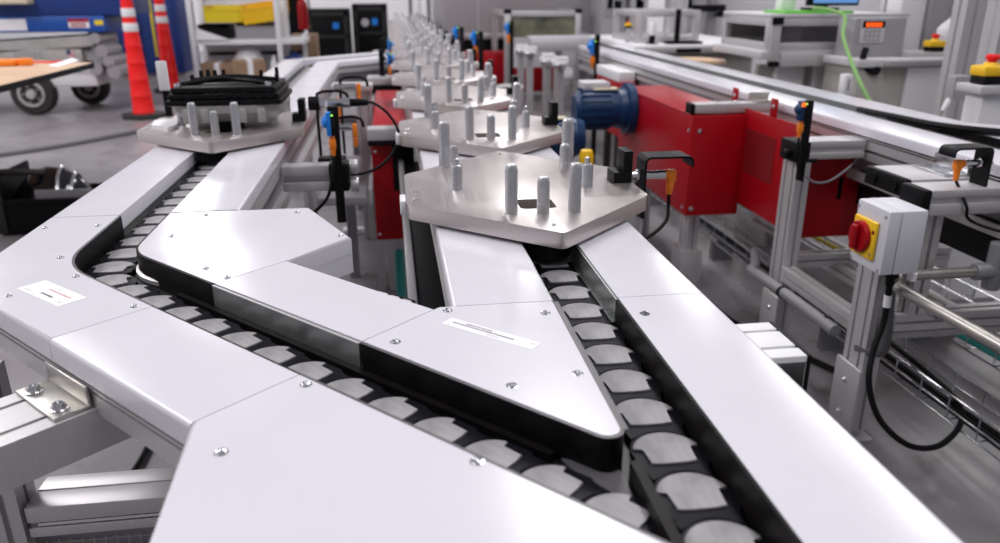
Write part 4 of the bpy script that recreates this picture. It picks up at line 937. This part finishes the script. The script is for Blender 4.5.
def rack(label, x0, x1, y, h, d=.7):
    t = thing('equipment_rack', label, 'rack', ((x0+x1)/2, y, 0), 'black racks by the far wall')
    part('cabinet', MB().box((x0, y, .05), (x1, y+d, h), .01), 'black', t); part('door_frame', MB().box((x0+.03, y-.02, .10), (x0+.09, y-.0005, h-.05)).box((x1-.09, y-.02, .10), (x1-.03, y-.0005, h-.05)).box((x0+.03, y-.02, h-.11), (x1-.03, y-.0005, h-.05)).box((x0+.03, y-.02, h*.45), (x1-.03, y-.0005, h*.45+.04)), 'rubber', t)
    part('blue_label', MB().box((x1-.28, y-.004, h*.62), (x1-.18, y-.0005, h*.74)), 'blue_sensor', t, 'small blue label'); part('foot', MB().box((x0, y+.02, 0), (x1, y+d, .05)), 'grey_mid', t); return t
rack('wide black equipment rack by the far wall, next to the extinguisher', -1.38, -.66, 14.2, .86)
rack('taller black equipment rack by the far wall with a pale round badge', -.62, .0, 14.6, .93)
single('round_badge', MB().lathe([(.07, 0), (.07, .004), (.0005, .006)], (-.40, 14.599, .62), (0, -1, 0), seg=22), 'grey_light', 'pale round badge on the taller black rack', 'badge')
# dark crate with glossy device
cr = thing('equipment_crate', 'dark grey open crate on the floor beyond the corner plate', 'crate', (-2.0, 4.0, 0))
A_, B_ = at(4, 238, Z=0), at(62, 222, Z=0)
gx0, gy0 = at(3, 236, Z=0).x, at(3, 236, Z=0).y
dd = Vector((1, 0, 0))
mb = MB(); W_, D_, H_ = .46, .42, .16; th = .012
mb.box((gx0, gy0, 0), (gx0+W_, gy0+D_, th), .002); mb.box((gx0, gy0, th), (gx0+W_, gy0+th, H_)); mb.box((gx0, gy0+D_-th, th), (gx0+W_, gy0+D_, H_)); mb.box((gx0+W_-th, gy0+th, th), (gx0+W_, gy0+D_-th, H_)); mb.box((gx0-.0, gy0+th, th), (gx0+th, gy0+D_-th, H_+.14))
mb.box((gx0-.02, gy0-.01, H_), (gx0+W_+.01, gy0+th+.01, H_+.02), .003)
part('crate_body', mb, 'black', cr); part('side_plate', MB().box((gx0-.03, gy0-.014, .012), (gx0+.035, gy0-.001, H_+.16), .003), 'rubber', cr)
hl = thing('glossy_lamp', 'glossy black curved lamp housing with a blue light resting in the dark crate', 'lamp', (gx0+.25, gy0+.2, th))
mb = MB(); n = 18; m_ = 12; hx, hy, hz = gx0+.20, gy0+.2, th
V = [[mb.bm.verts.new((hx+.215*math.cos(math.pi*j/m_-math.pi/2+math.pi/2)*(1 if 1 else 0), hy+.15*math.sin(math.pi*j/m_)*math.cos(math.pi*i/n), hz+.02+.27*math.sin(math.pi*j/m_)*max(0, math.sin(math.pi*i/n)))) for i in range(n+1)] for j in range(m_+1)]
for j in range(m_):
    for i in range(n):
        try: mb.bm.faces.new((V[j][i], V[j+1][i], V[j+1][i+1], V[j][i+1]))
        except ValueError: pass
mb.box((hx-.18, hy-.12, hz), (hx+.18, hy+.12, hz+.02))
bmesh.ops.remove_doubles(mb.bm, verts=mb.bm.verts, dist=1e-5)
part('housing', mb, 'lamp_gloss', hl)
for k, x in enumerate((.06, .12)): part('chrome_trim', MB().tube([(hx+x, hy-.15*math.cos(a)*math.sqrt(1-(x/.215)**2)-.004, hz+.024+.274*math.sin(a)*math.sqrt(1-(x/.215)**2)) for a in [R(t_) for t_ in (5, 30, 60, 90, 120)]], .008), 'chrome', hl)
part('blue_light', MB().box((hx+.085, hy-.137, hz+.10), (hx+.105, hy-.120, hz+.13), .003), 'led_blue', hl, 'blue light')
part('front_guard', MB().prism([(hx-.02, hy-.178), (hx+.24, hy-.178), (hx+.25, hy-.165), (hx-.02, hy-.165)], H_-.02, H_+.06), 'grey_mid', hl)
single('black_hose', MB().tube([tuple(at(-25, 174, Z=.30)), tuple(at(10, 172, Z=.31)), tuple(at(30, 172, Z=.30)), tuple(at(42, 172, Z=.285)), (hx-.02, hy+.02, .285)], .017), 'rubber', 'thick black hose lying over the glossy lamp in the crate', 'hose')

# ------------------------------------------------------------------ far centre: grey machine and stands
gm = thing('grey_machine', 'large pale grey enclosed machine at the end of the lines', 'machine', (1.4, 9.6, 0))
part('enclosure', MB().box((.62, 9.2, .62), (2.55, 11.2, 2.6), .01), 'machine', gm); part('side_enclosure', MB().box((2.56, 9.6, .1), (2.95, 11.2, 2.6), .01), 'grey_light', gm)
part('base_band', MB().box((.66, 9.25, .36), (2.5, 11.1, .62)), 'black', gm, 'black base band')

for x in (.75, 2.3):
    for y in (9.5, 10.9): part('leg', MB().box((x, y, 0), (x+.1, y+.1, .36)), 'grey_mid', gm)
part('panel_seams', MB().box((1.02, 9.195, .62), (1.03, 9.1999, 2.6)).box((.62, 9.19, .655), (2.55, 9.1999, .69)), 'grey_light', gm)
gw_ = thing('window_enclosure', 'aluminium framed box with a dark window in front of the grey machine', 'enclosure', (1.6, 8.3, 0))
ex0, ex1, ey0, ey1 = 1.20, 1.93, 8.1, 9.1
for x in (ex0, ex1):
    for y in (ey0, ey1): part('post', MB().box((x-.03, y-.03, 0), (x+.03, y+.03, .93), .004), 'alu', gw_)
part('top_rail', MB().box((ex0+.031, ey0-.03, .90), (ex1-.031, ey0+.03, .955), .004), 'alu', gw_); part('side_rail', MB().box((ex0-.03, ey0+.031, .90), (ex0+.03, ey1-.031, .955), .004).box((ex1-.03, ey0+.031, .90), (ex1+.03, ey1-.031, .955), .004), 'alu', gw_)
for x in (ex0, ex1): part('corner_cap', MB().box((x-.036, ey0-.036, .93), (x+.036, ey0+.036, .972), .006), 'black', gw_)
part('lower_panel', MB().box((ex0+.031, ey0-.005, .40), (ex1-.031, ey0+.005, .699)), 'grey_light', gw_); part('window', MB().box((ex0+.031, ey0-.005, .70), (ex1-.031, ey0+.005, .899)), 'glass_dark', gw_, 'dark olive window')
for x, lb in ((.37, 'thin dark pole left of the grey machine'), (.66, 'second thin dark pole close to the grey machine')):
    single('steel_pole', MB().box((x-.03, 13.0, .02), (x+.03, 13.06, 2.4)).box((x-.09, 12.94, 0), (x+.09, 13.12, .02)), 'grey_mid', 'thin dark pole standing farther from the grey machine' if x < .5 else 'thin dark pole standing nearest the grey machine', 'pole')
wd = thing('wall_door', 'pale door with a grey window in the far wall beside the grey machine', 'door', (1.15, 16.95, 0)); part('leaf', MB().box((.70, 16.93, 0), (1.35, 16.99, 2.1), .004), 'white_paint', wd); part('pane', MB().box((.82, 16.92, .35), (1.25, 16.929, 1.0)), 'grey_light', wd)
# stacks of small cross stands along the loop side
for i in range(4):
    x, y = ((1.215, 7.34), (1.248, 7.05), (1.235, 6.19), (1.272, 5.88))[i]
    t = thing('support_stand', ['aluminium stand with a stepped head, farthest of four past the blue motors', 'second farthest aluminium stand of the four past the blue motors', 'second nearest aluminium stand of the four past the blue motors', 'nearest aluminium stand of the four past the blue motors, beside the red guard'][i], 'stand', (x, y, 0), 'four stands past the blue motors')
    bar(t, (x, y, .02), (x, y, .62), .055, .055, 1, 1, name='post')
    part('head', MB().box((x-.055, y-.05, .62), (x+.055, y+.05, .65), .004).box((x-.04, y-.04, .65), (x+.06, y+.04, .68), .004), 'white_paint', t); part('clamp', MB().box((x-.06, y-.065, .59), (x+.03, y-.051, .63), .004), 'chrome', t)
    part('foot', MB().box((x-.06, y-.06, 0), (x+.06, y+.06, .02)), 'alu', t)
t = photo_eye('blue sensor with an orange plug on a tall black rod by the return conveyor', 1.36, 5.25, .79, -1, 1.4)
part('rod', MB().box((1.376, 5.24, .0), (1.406, 5.27, .87), .003), 'black', t, 'tall black rod')
t = photo_eye('dark blue sensor with an orange plug at the corner of the window enclosure', 1.18, 7.9, .80, -1, 1.5)
part('stand', MB().box((1.197, 7.89, 0), (1.232, 7.92, .87), .002), 'black', t, 'black stand')
fb = thing('cross_conveyor', 'pale cross conveyor bridging from the queue to the far end of the return conveyor', 'conveyor', (1.85, 7.25, 0))
part('cover_plate', MB().box((1.34, 7.55, .70), (2.3, 7.80, .735), .006), 'cover', fb); part('side_rail', MB().box((1.34, 7.53, .60), (2.3, 7.5495, .70), .003), 'alu', fb); 
for x in (1.6, 2.15): part('leg', MB().box((x, 7.6, 0), (x+.06, 7.7, .70)), 'alu', fb)
rg3 = thing('drive_guard', 'distant red drive guard under the far end of the return conveyor', 'guard', (1.6, 5.0, .2)); part('casing', MB().box((1.36, 4.55, .30), (1.452, 5.12, .63), .004), 'red', rg3); part('cap_plate', MB().box((1.35, 4.58, .631), (1.452, 5.10, .69), .004), 'white_paint', rg3); 
for y in (4.7, 4.95): part('leg', MB().box((1.39, y, 0), (1.43, y+.04, .30)), 'rubber', rg3)
rg4 = thing('drive_guard', 'long distant red guard seen under the black base of the grey machine', 'guard', (1.1, 8.0, .2)); part('casing', MB().box((.72, 8.55, .10), (1.9, 8.9, .52), .004), 'red', rg4); 
for x in (.8, 1.7): part('leg', MB().box((x, 8.6, 0), (x+.05, 8.65, .10)), 'alu', rg4)
jb = thing('junction_cabinet', 'dark low machine base with pipes behind the far pallets', 'machine', (.85, 6.9, 0)); part('base', MB().box((.62, 6.0, 0), (.95, 6.9, .38), .01), 'black', jb); part('pipe', MB().tube([(.70, 5.95, .0), (.70, 5.95, .30), (.80, 5.95, .45), (1.0, 5.95, .45)], .02).tube([(.85, 5.9, 0), (.85, 5.9, .25), (.95, 5.9, .36)], .016), 'alu', jb)

# ------------------------------------------------------------------ far right: benches and controls
def frame_box(t, x0, x1, y0, y1, z0, z1, w=.045, m='alu'):
    for x in (x0, x1):
        for y in (y0, y1): part('post', MB().box((x-w/2, y-w/2, z0), (x+w/2, y+w/2, z1), .003), m, t)
    for z in (z0+w/2, z1-w/2):
        for y in (y0, y1): part('rail', MB().box((x0+w/2, y-w/2, z-w/2), (x1-w/2, y+w/2, z+w/2), .003), m, t)
        for x in (x0, x1): part('rail', MB().box((x-w/2, y0+w/2, z-w/2), (x+w/2, y1-w/2, z+w/2), .003), m, t)
b1 = thing('work_bench', 'pale topped bench with beige side panels beyond the return conveyor', 'bench', (2.4, 5.6, 0))
part('top', MB().box((1.74, 5.55, .735), (2.75, 6.9, .7795), .005), 'white_paint', b1); part('panel', MB().box((1.82, 5.62, .10), (2.68, 6.8, .735), .004), 'grey_beige', b1); part('foot', MB().box((1.9, 5.7, 0), (2.6, 6.7, .10)), 'grey_mid', b1)
part('front_rail', MB().box((1.74, 5.53, .72), (2.75, 5.5495, .765), .002), 'alu', b1); part('rail_end', MB().box((2.05, 5.515, .725), (2.23, 5.529, .752)), 'black', b1)
ft = thing('guard_frame', 'aluminium guard frame standing on the pale topped bench', 'frame', (2.3, 6.1, .845)); frame_box(ft, 1.83, 2.27, 5.75, 6.35, .780, 1.01, .045)
single('levelling_mount', MB().cyl((1.90, 5.64, .780), (1.90, 5.64, .84), .022).cyl((1.90, 5.64, .780), (1.90, 5.64, .787), .045), 'black', 'slim black levelling foot on the pale topped bench, standing alone', 'foot')
single('white_adapter', MB().cyl((1.90, 5.64, .8405), (1.90, 5.64, .93), .024, seg=16, bev=.004), 'white_plastic', 'white cylinder standing on the slim black foot', 'cylinder')
ci = thing('clamp_column', 'black clamp column with a wide foot on the pale topped bench', 'clamp', (2.40, 5.8, .845)); part('column', MB().cyl((2.08, 5.62, .780), (2.08, 5.62, 1.02), .020), 'black', ci); part('foot', MB().box((2.0, 5.57, .7800), (2.26, 5.68, .800), .004), 'black', ci)
single('tan_board', MB().prism([(1.84, 5.0), (2.14, 4.86), (2.20, 5.02), (2.10, 5.2), (1.86, 5.25)], .700, .720, r=.004), 'wood', 'tan board lying low between the bench and the return conveyor', 'board')
single('board_stand', MB().box((1.92, 5.0, 0), (2.05, 5.12, .6998), .004), 'grey_light', 'pale stand under the tan board', 'stand')
tc = thing('tool_column', 'tall pale aluminium column rising behind the bench', 'column', (2.75, 6.9, 0)); part('column', MB().extr(tslot(.16, .16, 2, 2), (2.62, 7.15, .02), (2.62, 7.15, 2.2), (1, 0, 0)), 'alu', tc); part('foot', MB().box((2.5, 7.03, 0), (2.74, 7.27, .02)), 'alu', tc)
for i, (x0, x1, yy, mm, lb) in enumerate(((2.10, 2.34, 7.8, 'grey_mid', 'dark grey control cabinet behind the guard frame'), (2.42, 2.60, 7.9, 'grey_light', 'pale grey control cabinet behind the tall aluminium column'), (2.84, 3.25, 7.6, 'grey_light', 'pale test rig cabinet with dark slots behind the benches'), (3.3, 4.3, 8.2, 'white_paint', 'white test cabinet with a glazed front behind the benches'))):
    t = thing('control_cabinet', lb, 'cabinet', ((x0+x1)/2, yy, 0), 'cabinets behind the benches'); part('cabinet_body', MB().box((x0, yy, .05), (x1, yy+.5, 1.9), .006), mm, t)
    part('door_panel', MB().box((x0+.02, yy-.008, .90), (x1-.02, yy-.0005, 1.85), .003), mm, t); part('slot', MB().box((x0+.05, yy-.012, .98), (x0+.10, yy-.0085, 1.4)).box((x1-.12, yy-.012, .95), (x1-.05, yy-.0085, 1.05)), 'black', t); part('foot', MB().box((x0, yy+.02, 0), (x1, yy+.48, .05)), 'grey_mid', t)
rb = thing('pick_unit', 'dark grey handling unit with cables in front of the test rig cabinet', 'machine', (2.95, 7.2, 0)); part('mast', MB().box((2.98, 7.25, 0), (3.06, 7.33, 1.7), .004), 'grey_mid', rb); part('head', MB().box((2.80, 7.15, .96), (3.10, 7.24, 1.02), .004).box((2.84, 7.14, 1.10), (2.90, 7.24, 1.3), .004), 'black', rb); part('hose', MB().tube([(2.87, 7.13, 1.3), (2.80, 7.1, 1.45), (2.95, 7.1, 1.6), (3.03, 7.18, 1.65)], .02), 'black', rb)
# second bench with shelf unit, monitor, green mat
b2_ = thing('work_bench', 'aluminium framed bench with open compartments and white lower panels', 'bench', (2.7, 4.6, 0))
Y0 = 4.30
part('deck', MB().box((2.10, Y0, .775), (2.98, 5.0, .82), .004), 'grey_light', b2_)
part('front_beam', MB().box((2.21, Y0-.02, .735), (2.95, Y0-.0005, .805), .003), 'alu', b2_)
frame_box(b2_, 2.155, 2.94, Y0+.03, 4.93, .82, 1.00, .045)
part('middle_post', MB().box((2.135, Y0-.02, .735), (2.195, Y0-.0005, 1.00), .003), 'alu', b2_); 
for lo_, hi_ in (((2.09, 4.95, .985), (2.13, 5.0, 1.022)), ((2.133, Y0-.034, .965), (2.197, Y0-.0205, 1.005)), ((2.133, Y0-.034, .735), (2.197, Y0-.0205, .765))): part('corner_cap', MB().box(lo_, hi_), 'black', b2_)
part('top_board', MB().box((2.13, Y0, 1.0005), (2.98, 5.0, 1.02), .003), 'grey_light', b2_); part('back_board', MB().box((2.16, 4.97, .82), (2.94, 4.98, 1.0)), 'grey_beige', b2_)
part('compartment_box', MB().box((2.46, 4.55, .821), (2.86, 4.88, .95), .006), 'grey_mid', b2_)
part('lower_panel', MB().box((2.15, 4.42, .05), (2.24, 4.46, .735)).box((2.425, 4.42, .05), (2.475, 4.46, .735)), 'grey_beige', b2_); part('lower_panel', MB().box((2.245, 4.38, .05), (2.42, 4.46, .735), .003).box((2.48, 4.38, .05), (2.66, 4.46, .735), .003), 'white_paint', b2_, 'white lower panels')
part('foot', MB().box((2.15, 4.47, 0), (2.95, 4.90, .05)), 'grey_mid', b2_); part('right_panel', MB().box((2.67, 4.42, .05), (2.95, 4.46, .735)), 'grey_mid', b2_)
single('green_mat', MB().box((2.24, 4.35, 1.0205), (2.66, 4.62, 1.034), .003), 'green', 'bright green mat on top of the open compartment bench', 'mat')
mo = thing('monitor', 'dark monitor with a blue screen standing on the green mat', 'monitor', (2.75, 4.8, 1.034))
part('base', MB().box((2.46, 4.47, 1.0345), (2.64, 4.60, 1.05), .004), 'black', mo); part('stand', MB().box((2.54, 4.53, 1.05), (2.60, 4.56, 1.20)), 'black', mo); part('bezel', MB().box((2.44, 4.47, 1.060), (2.76, 4.51, 1.30), .006), 'black', mo); part('screen', MB().box((2.47, 4.465, 1.075), (2.745, 4.4695, 1.285)), 'screen', mo, 'lit blue screen')
single('white_carton', MB().box((2.30, 4.52, 1.0345), (2.39, 4.60, 1.20), .004), 'paper', 'white carton on the green mat beside the monitor', 'carton')
single('green_hose', MB().tube([(2.40, 4.34, 1.050), (2.44, 4.25, 1.045), (2.47, 4.12, 1.01)]+[tuple(at(x, y, Y=Y)) for x, y, Y in ((843, 35, 4.00), (850, 58, 3.84), (858, 78, 3.7), (868, 98, 3.6), (880, 116, 3.5))], .010), 'green_cable', 'light green hose drooping from the green mat down behind the return conveyor', 'hose')
bv = thing('blue_valve', 'small white valve with a blue knob on the front beam of the open bench', 'valve', (2.86, 4.45, .70)); part('body', MB().cyl((2.86, 4.455, .60), (2.86, 4.455, .745), .022, seg=14).cyl((2.86, 4.455, .56), (2.86, 4.455, .60), .012), 'white_plastic', bv); part('knob', MB().cyl((2.86, 4.455, .745), (2.86, 4.455, .785), .030, seg=14, bev=.006), 'blue_sensor', bv, 'blue knob')
wb = thing('white_block', 'white upright block on a black base at the edge of the return conveyor', 'block', (2.35, 3.9, .6)); p = at(845, 96, Y=3.6)
part('base', MB().box((p.x-.06, 3.56, p.z-.018), (p.x+.05, 3.66, p.z-.0005), .003), 'black', wb); part('block', MB().box((p.x-.025, 3.58, p.z), (p.x+.018, 3.63, p.z+.105), .004), 'white_plastic', wb); part('slot', MB().box((p.x-.008, 3.577, p.z+.03), (p.x+.002, 3.5795, p.z+.085)), 'grey_mid', wb); part('stand', MB().box((p.x-.10, 3.56, 0), (p.x+.07, 3.68, p.z-.018), .004), 'white_paint', wb)
# third bench: readout, e-stops, side machine
b3 = thing('work_bench', 'beige sided bench with a grey profile edge below the orange readout', 'bench', (2.9, 3.9, 0))
part('panel', MB().box((2.47, 3.92, .05), (4.3, 4.25, .76), .004), 'grey_beige', b3); part('deck', MB().box((2.45, 3.90, .76), (4.3, 4.25, .80), .003), 'grey_light', b3); part('deck', MB().box((3.0, 4.2505, .76), (4.3, 5.0, .80), .003), 'grey_light', b3); part('back_panel', MB().box((3.02, 4.26, .05), (4.28, 4.98, .759)), 'grey_beige', b3); part('edge_profile', MB().box((2.60, 3.86, .765), (3.25, 3.8995, .795), .003), 'grey_mid', b3); part('white_panel', MB().box((2.75, 3.905, .30), (2.95, 3.9195, .755)), 'white_paint', b3, 'white access panel'); part('foot', MB().box((2.6, 3.95, 0), (4.2, 4.2, .05)), 'grey_mid', b3)
ro = thing('digital_readout', 'grey readout box with glowing orange digits on the beige bench', 'readout', (2.62, 4.1, .80))
part('case', MB().prism([(2.50, 4.06), (2.80, 4.06), (2.80, 4.22), (2.50, 4.22)], .8005, 1.005, r=.006), 'grey_mid', ro); part('face', MB().box((2.535, 4.052, .875), (2.675, 4.0595, .992), .002), 'grey_light', ro); part('display', MB().box((2.54, 4.048, .955), (2.67, 4.0515, .990)), 'black', ro)
mb = MB()
for k in range(4):
    bx = 2.560+k*.024
    for (sx, sz, w_, h_2) in ((0, .0, .015, .004), (0, .008, .015, .004), (0, .016, .015, .004), (0, .0, .004, .020), (.012, .0, .004, .020)): mb.box((bx+sx, 4.0455, .960+sz), (bx+sx+w_, 4.0478, .960+sz+h_2))
part('digits', mb, 'led_orange', ro, 'glowing orange digits'); mb = MB()
for i in range(4):
    for j in range(3): mb.box((2.555+i*.026, 4.049, .882+j*.023), (2.574+i*.026, 4.0518, .898+j*.023), .002)
part('keypad', mb, 'grey_mid', ro)
single('black_hook', MB().tube([tuple(at(866, 48, Y=3.94)), tuple(at(863, 60, Y=3.93)), tuple(at(868, 69, Y=3.92)), tuple(at(876, 72, Y=3.9)), tuple(at(878, 67, Y=3.9))], .018), 'black', 'black cable bundle hooked below the orange readout', 'cable')
sm = thing('test_machine', 'upright test machine with pale columns behind the beige bench', 'machine', (3.460, 4.7, .8))
part('column', MB().box((3.020, 4.45, .8005), (3.180, 4.60, 1.7), .004), 'white_paint', sm); part('column', MB().box((3.190, 4.42, .8005), (3.320, 4.60, 1.7), .004), 'grey_mid', sm); part('crosshead', MB().box((3.330, 4.5, 1.05), (3.760, 4.6, 1.15), .004).box((3.330, 4.5, 1.22), (3.760, 4.58, 1.26), .004), 'grey_mid', sm); part('back_plate', MB().box((3.020, 4.62, .8005), (3.860, 4.66, 1.7)), 'grey_light', sm); part('base_rail', MB().box((2.80, 4.00, .8005), (3.08, 4.20, .825), .003), 'alu', sm)
bg_ = MB(); n = 20
rr = []
for j in range(7):
    z = .8005+.20*j/6; s = math.sin(math.pi*(j+.8)/7.6)
    rr.append([bg_.bm.verts.new((3.26+(.13*s)*(1+.15*math.sin(5*a+j))*math.cos(a), 4.25+.06*s*(1+.1*math.sin(3*a+j))*math.sin(a), z)) for a in [2*math.pi*i/n for i in range(n)]])
for A, B in zip(rr, rr[1:]):
    for i in range(n): bg_.bm.faces.new((A[i], A[(i+1) % n], B[(i+1) % n], B[i]))
bg_.bm.faces.new(rr[0][::-1]); bg_.bm.faces.new(rr[-1])
single('plastic_bag', bg_, 'white_plastic', 'crumpled white plastic bag behind the smaller emergency stop', 'bag')
def estop(label, x, y, z, k=1.):
    t = thing('emergency_stop', label, 'emergency stop', (x, y, z), 'emergency stop boxes')
    part('base', MB().box((x-.040*k, y-.034*k, z), (x+.040*k, y+.034*k, z+.026*k), .004*k), 'black', t, 'black lower half'); part('housing', MB().box((x-.048*k, y-.036*k, z+.0262*k), (x+.048*k, y+.036*k, z+.058*k), .008*k), 'yellow', t, 'yellow upper half')
    part('collar', MB().lathe([(.026*k, 0), (.020*k, .010*k), (.0003, .010*k)], (x, y, z+.058*k), seg=22), 'yellow', t); part('button', MB().lathe([(.012*k, 0), (.013*k, .008*k), (.020*k, .010*k), (.021*k, .020*k), (.017*k, .026*k), (.0003, .027*k)], (x, y, z+.066*k), seg=24), 'red_cone', t, 'red mushroom button'); return t
p = at(944, 47, Y=4.0); estop('smaller yellow emergency stop box with a red button, on the beige bench', 2.99, 4.06, .8255, 1.0)
p = at(985, 84, Y=2.57)
es = estop('larger yellow emergency stop box with a red button on a post by the return conveyor', p.x+.01, 2.57, p.z, 1.12)
ep = thing('pedestal', 'pale pedestal carrying the larger emergency stop box', 'pedestal', (p.x, 2.57, 0)); part('column', MB().box((p.x-.03, 2.53, .02), (p.x+.12, 2.62, p.z-.03), .004), 'white_paint', ep); part('plate', MB().box((p.x-.06, 2.51, p.z-.03), (p.x+.16, 2.64, p.z-.0005), .003), 'grey_light', ep); part('foot', MB().box((p.x-.08, 2.5, 0), (p.x+.18, 2.66, .02)), 'grey_mid', ep)
single('orange_plug', MB().cyl((p.x+.06, 2.525, p.z+.028), (p.x+.14, 2.52, p.z+.030), .012, seg=14, bev=.003), 'orange', 'orange plug on the side of the larger emergency stop box', 'plug')
gp_ = thing('grey_plug', 'dark grey cable connector hanging beside the pedestal', 'connector', (p.x-.12, 2.7, .7)); g = at(957, 88, Y=2.9)
part('body', MB().prism([(g.x-.03, 2.88), (g.x+.035, 2.88), (g.x+.035, 2.93), (g.x-.03, 2.93)], g.z-.045, g.z+.05, r=.008), 'grey_mid', gp_); part('tip', MB().cyl((g.x-.02, 2.9, g.z-.045), (g.x-.045, 2.9, g.z-.09), .014, .009), 'white_plastic', gp_, 'pale tip'); part('cable', MB().tube([(g.x-.045, 2.9, g.z-.09), (g.x-.07, 2.9, g.z-.16), (g.x-.05, 2.92, g.z-.35), (g.x, 2.95, .012)], .006), 'conduit', gp_)
tall = thing('profile_column', 'tall bundle of pale aluminium columns at the right edge by the larger emergency stop', 'column', (2.9, 3.2, 0)); xx = at(985, 40, Y=3.2).x
for k in range(4): part('column', MB().extr(tslot(.09, .09, 1, 1, .014), (xx-.03+k*.096, 3.3, .02), (xx-.03+k*.096, 3.3, 1.9), (1, 0, 0)), 'white_paint' if k % 2 else 'alu', tall)
part('foot', MB().box((xx-.14, 3.24, 0), (xx+.34, 3.36, .02)), 'grey_mid', tall)
es2 = estop('tiny distant yellow emergency stop hung on the guard frame of the bench', 1.765, 5.80, .885, .55)
single('stop_pole', MB().box((1.75, 5.785, .780), (1.78, 5.815, .8845), .002), 'alu', 'short pale block under the tiny distant emergency stop', 'block')

# ------------------------------------------------------------------ light
w = bpy.data.worlds.new('hall'); bpy.context.scene.world = w; w.use_nodes = True; wn = w.node_tree
wn.nodes['Background'].inputs[0].default_value = (.90, .89, 1.0, 1); wn.nodes['Background'].inputs[1].default_value = .34
def lamp(x, y, sx, sy, e, z=4.6, col=(1, .97, .98)):
    l = bpy.data.lights.new('ceiling_or_fill_lamp', 'AREA'); l.shape = 'RECTANGLE'; l.size = sx; l.size_y = sy; l.energy = e; l.color = col
    o = bpy.data.objects.new('ceiling_or_fill_lamp', l); C.objects.link(o); o.location = (x, y, z)
for x, y, e in ((-3.4, .3, 130), (-4.6, 2.9, 150), (1.4, .5, 105), (6.5, .5, 70), (-3.9, 5.5, 130), (1.4, 5.2, 150), (6.8, 5.5, 90), (-7.0, 10.5, 160), (7.4, 8.5, 150), (7.5, 10.5, 120), (-3.35, 13.9, 230), (2.4, 14.8, 220), (7.0, 14.5, 160), (-6.0, 7.6, 150)): lamp(x, y, .7, 3.0, e*1.12)  # hall strips, plus unseen ones added to brighten the corner plate and far region
for o in list(C.objects):
    if o.parent is None and (o.name.startswith(('shelf_rack', 'storage_bin', 'paper_stack', 'cardboard_box', 'white_sack', 'white_bottle', 'blue_container', 'dark_column', 'fire_ext', 'yellow_vest'))): o.location.x += .09
s = bpy.context.scene
s.view_settings.view_transform = 'Standard'; s.view_settings.look = 'None'; s.view_settings.gamma = 1; s.view_settings.use_curve_mapping = False; s.view_settings.exposure = -.55
s.cycles.use_denoising = True; s.cycles.max_bounces = 8
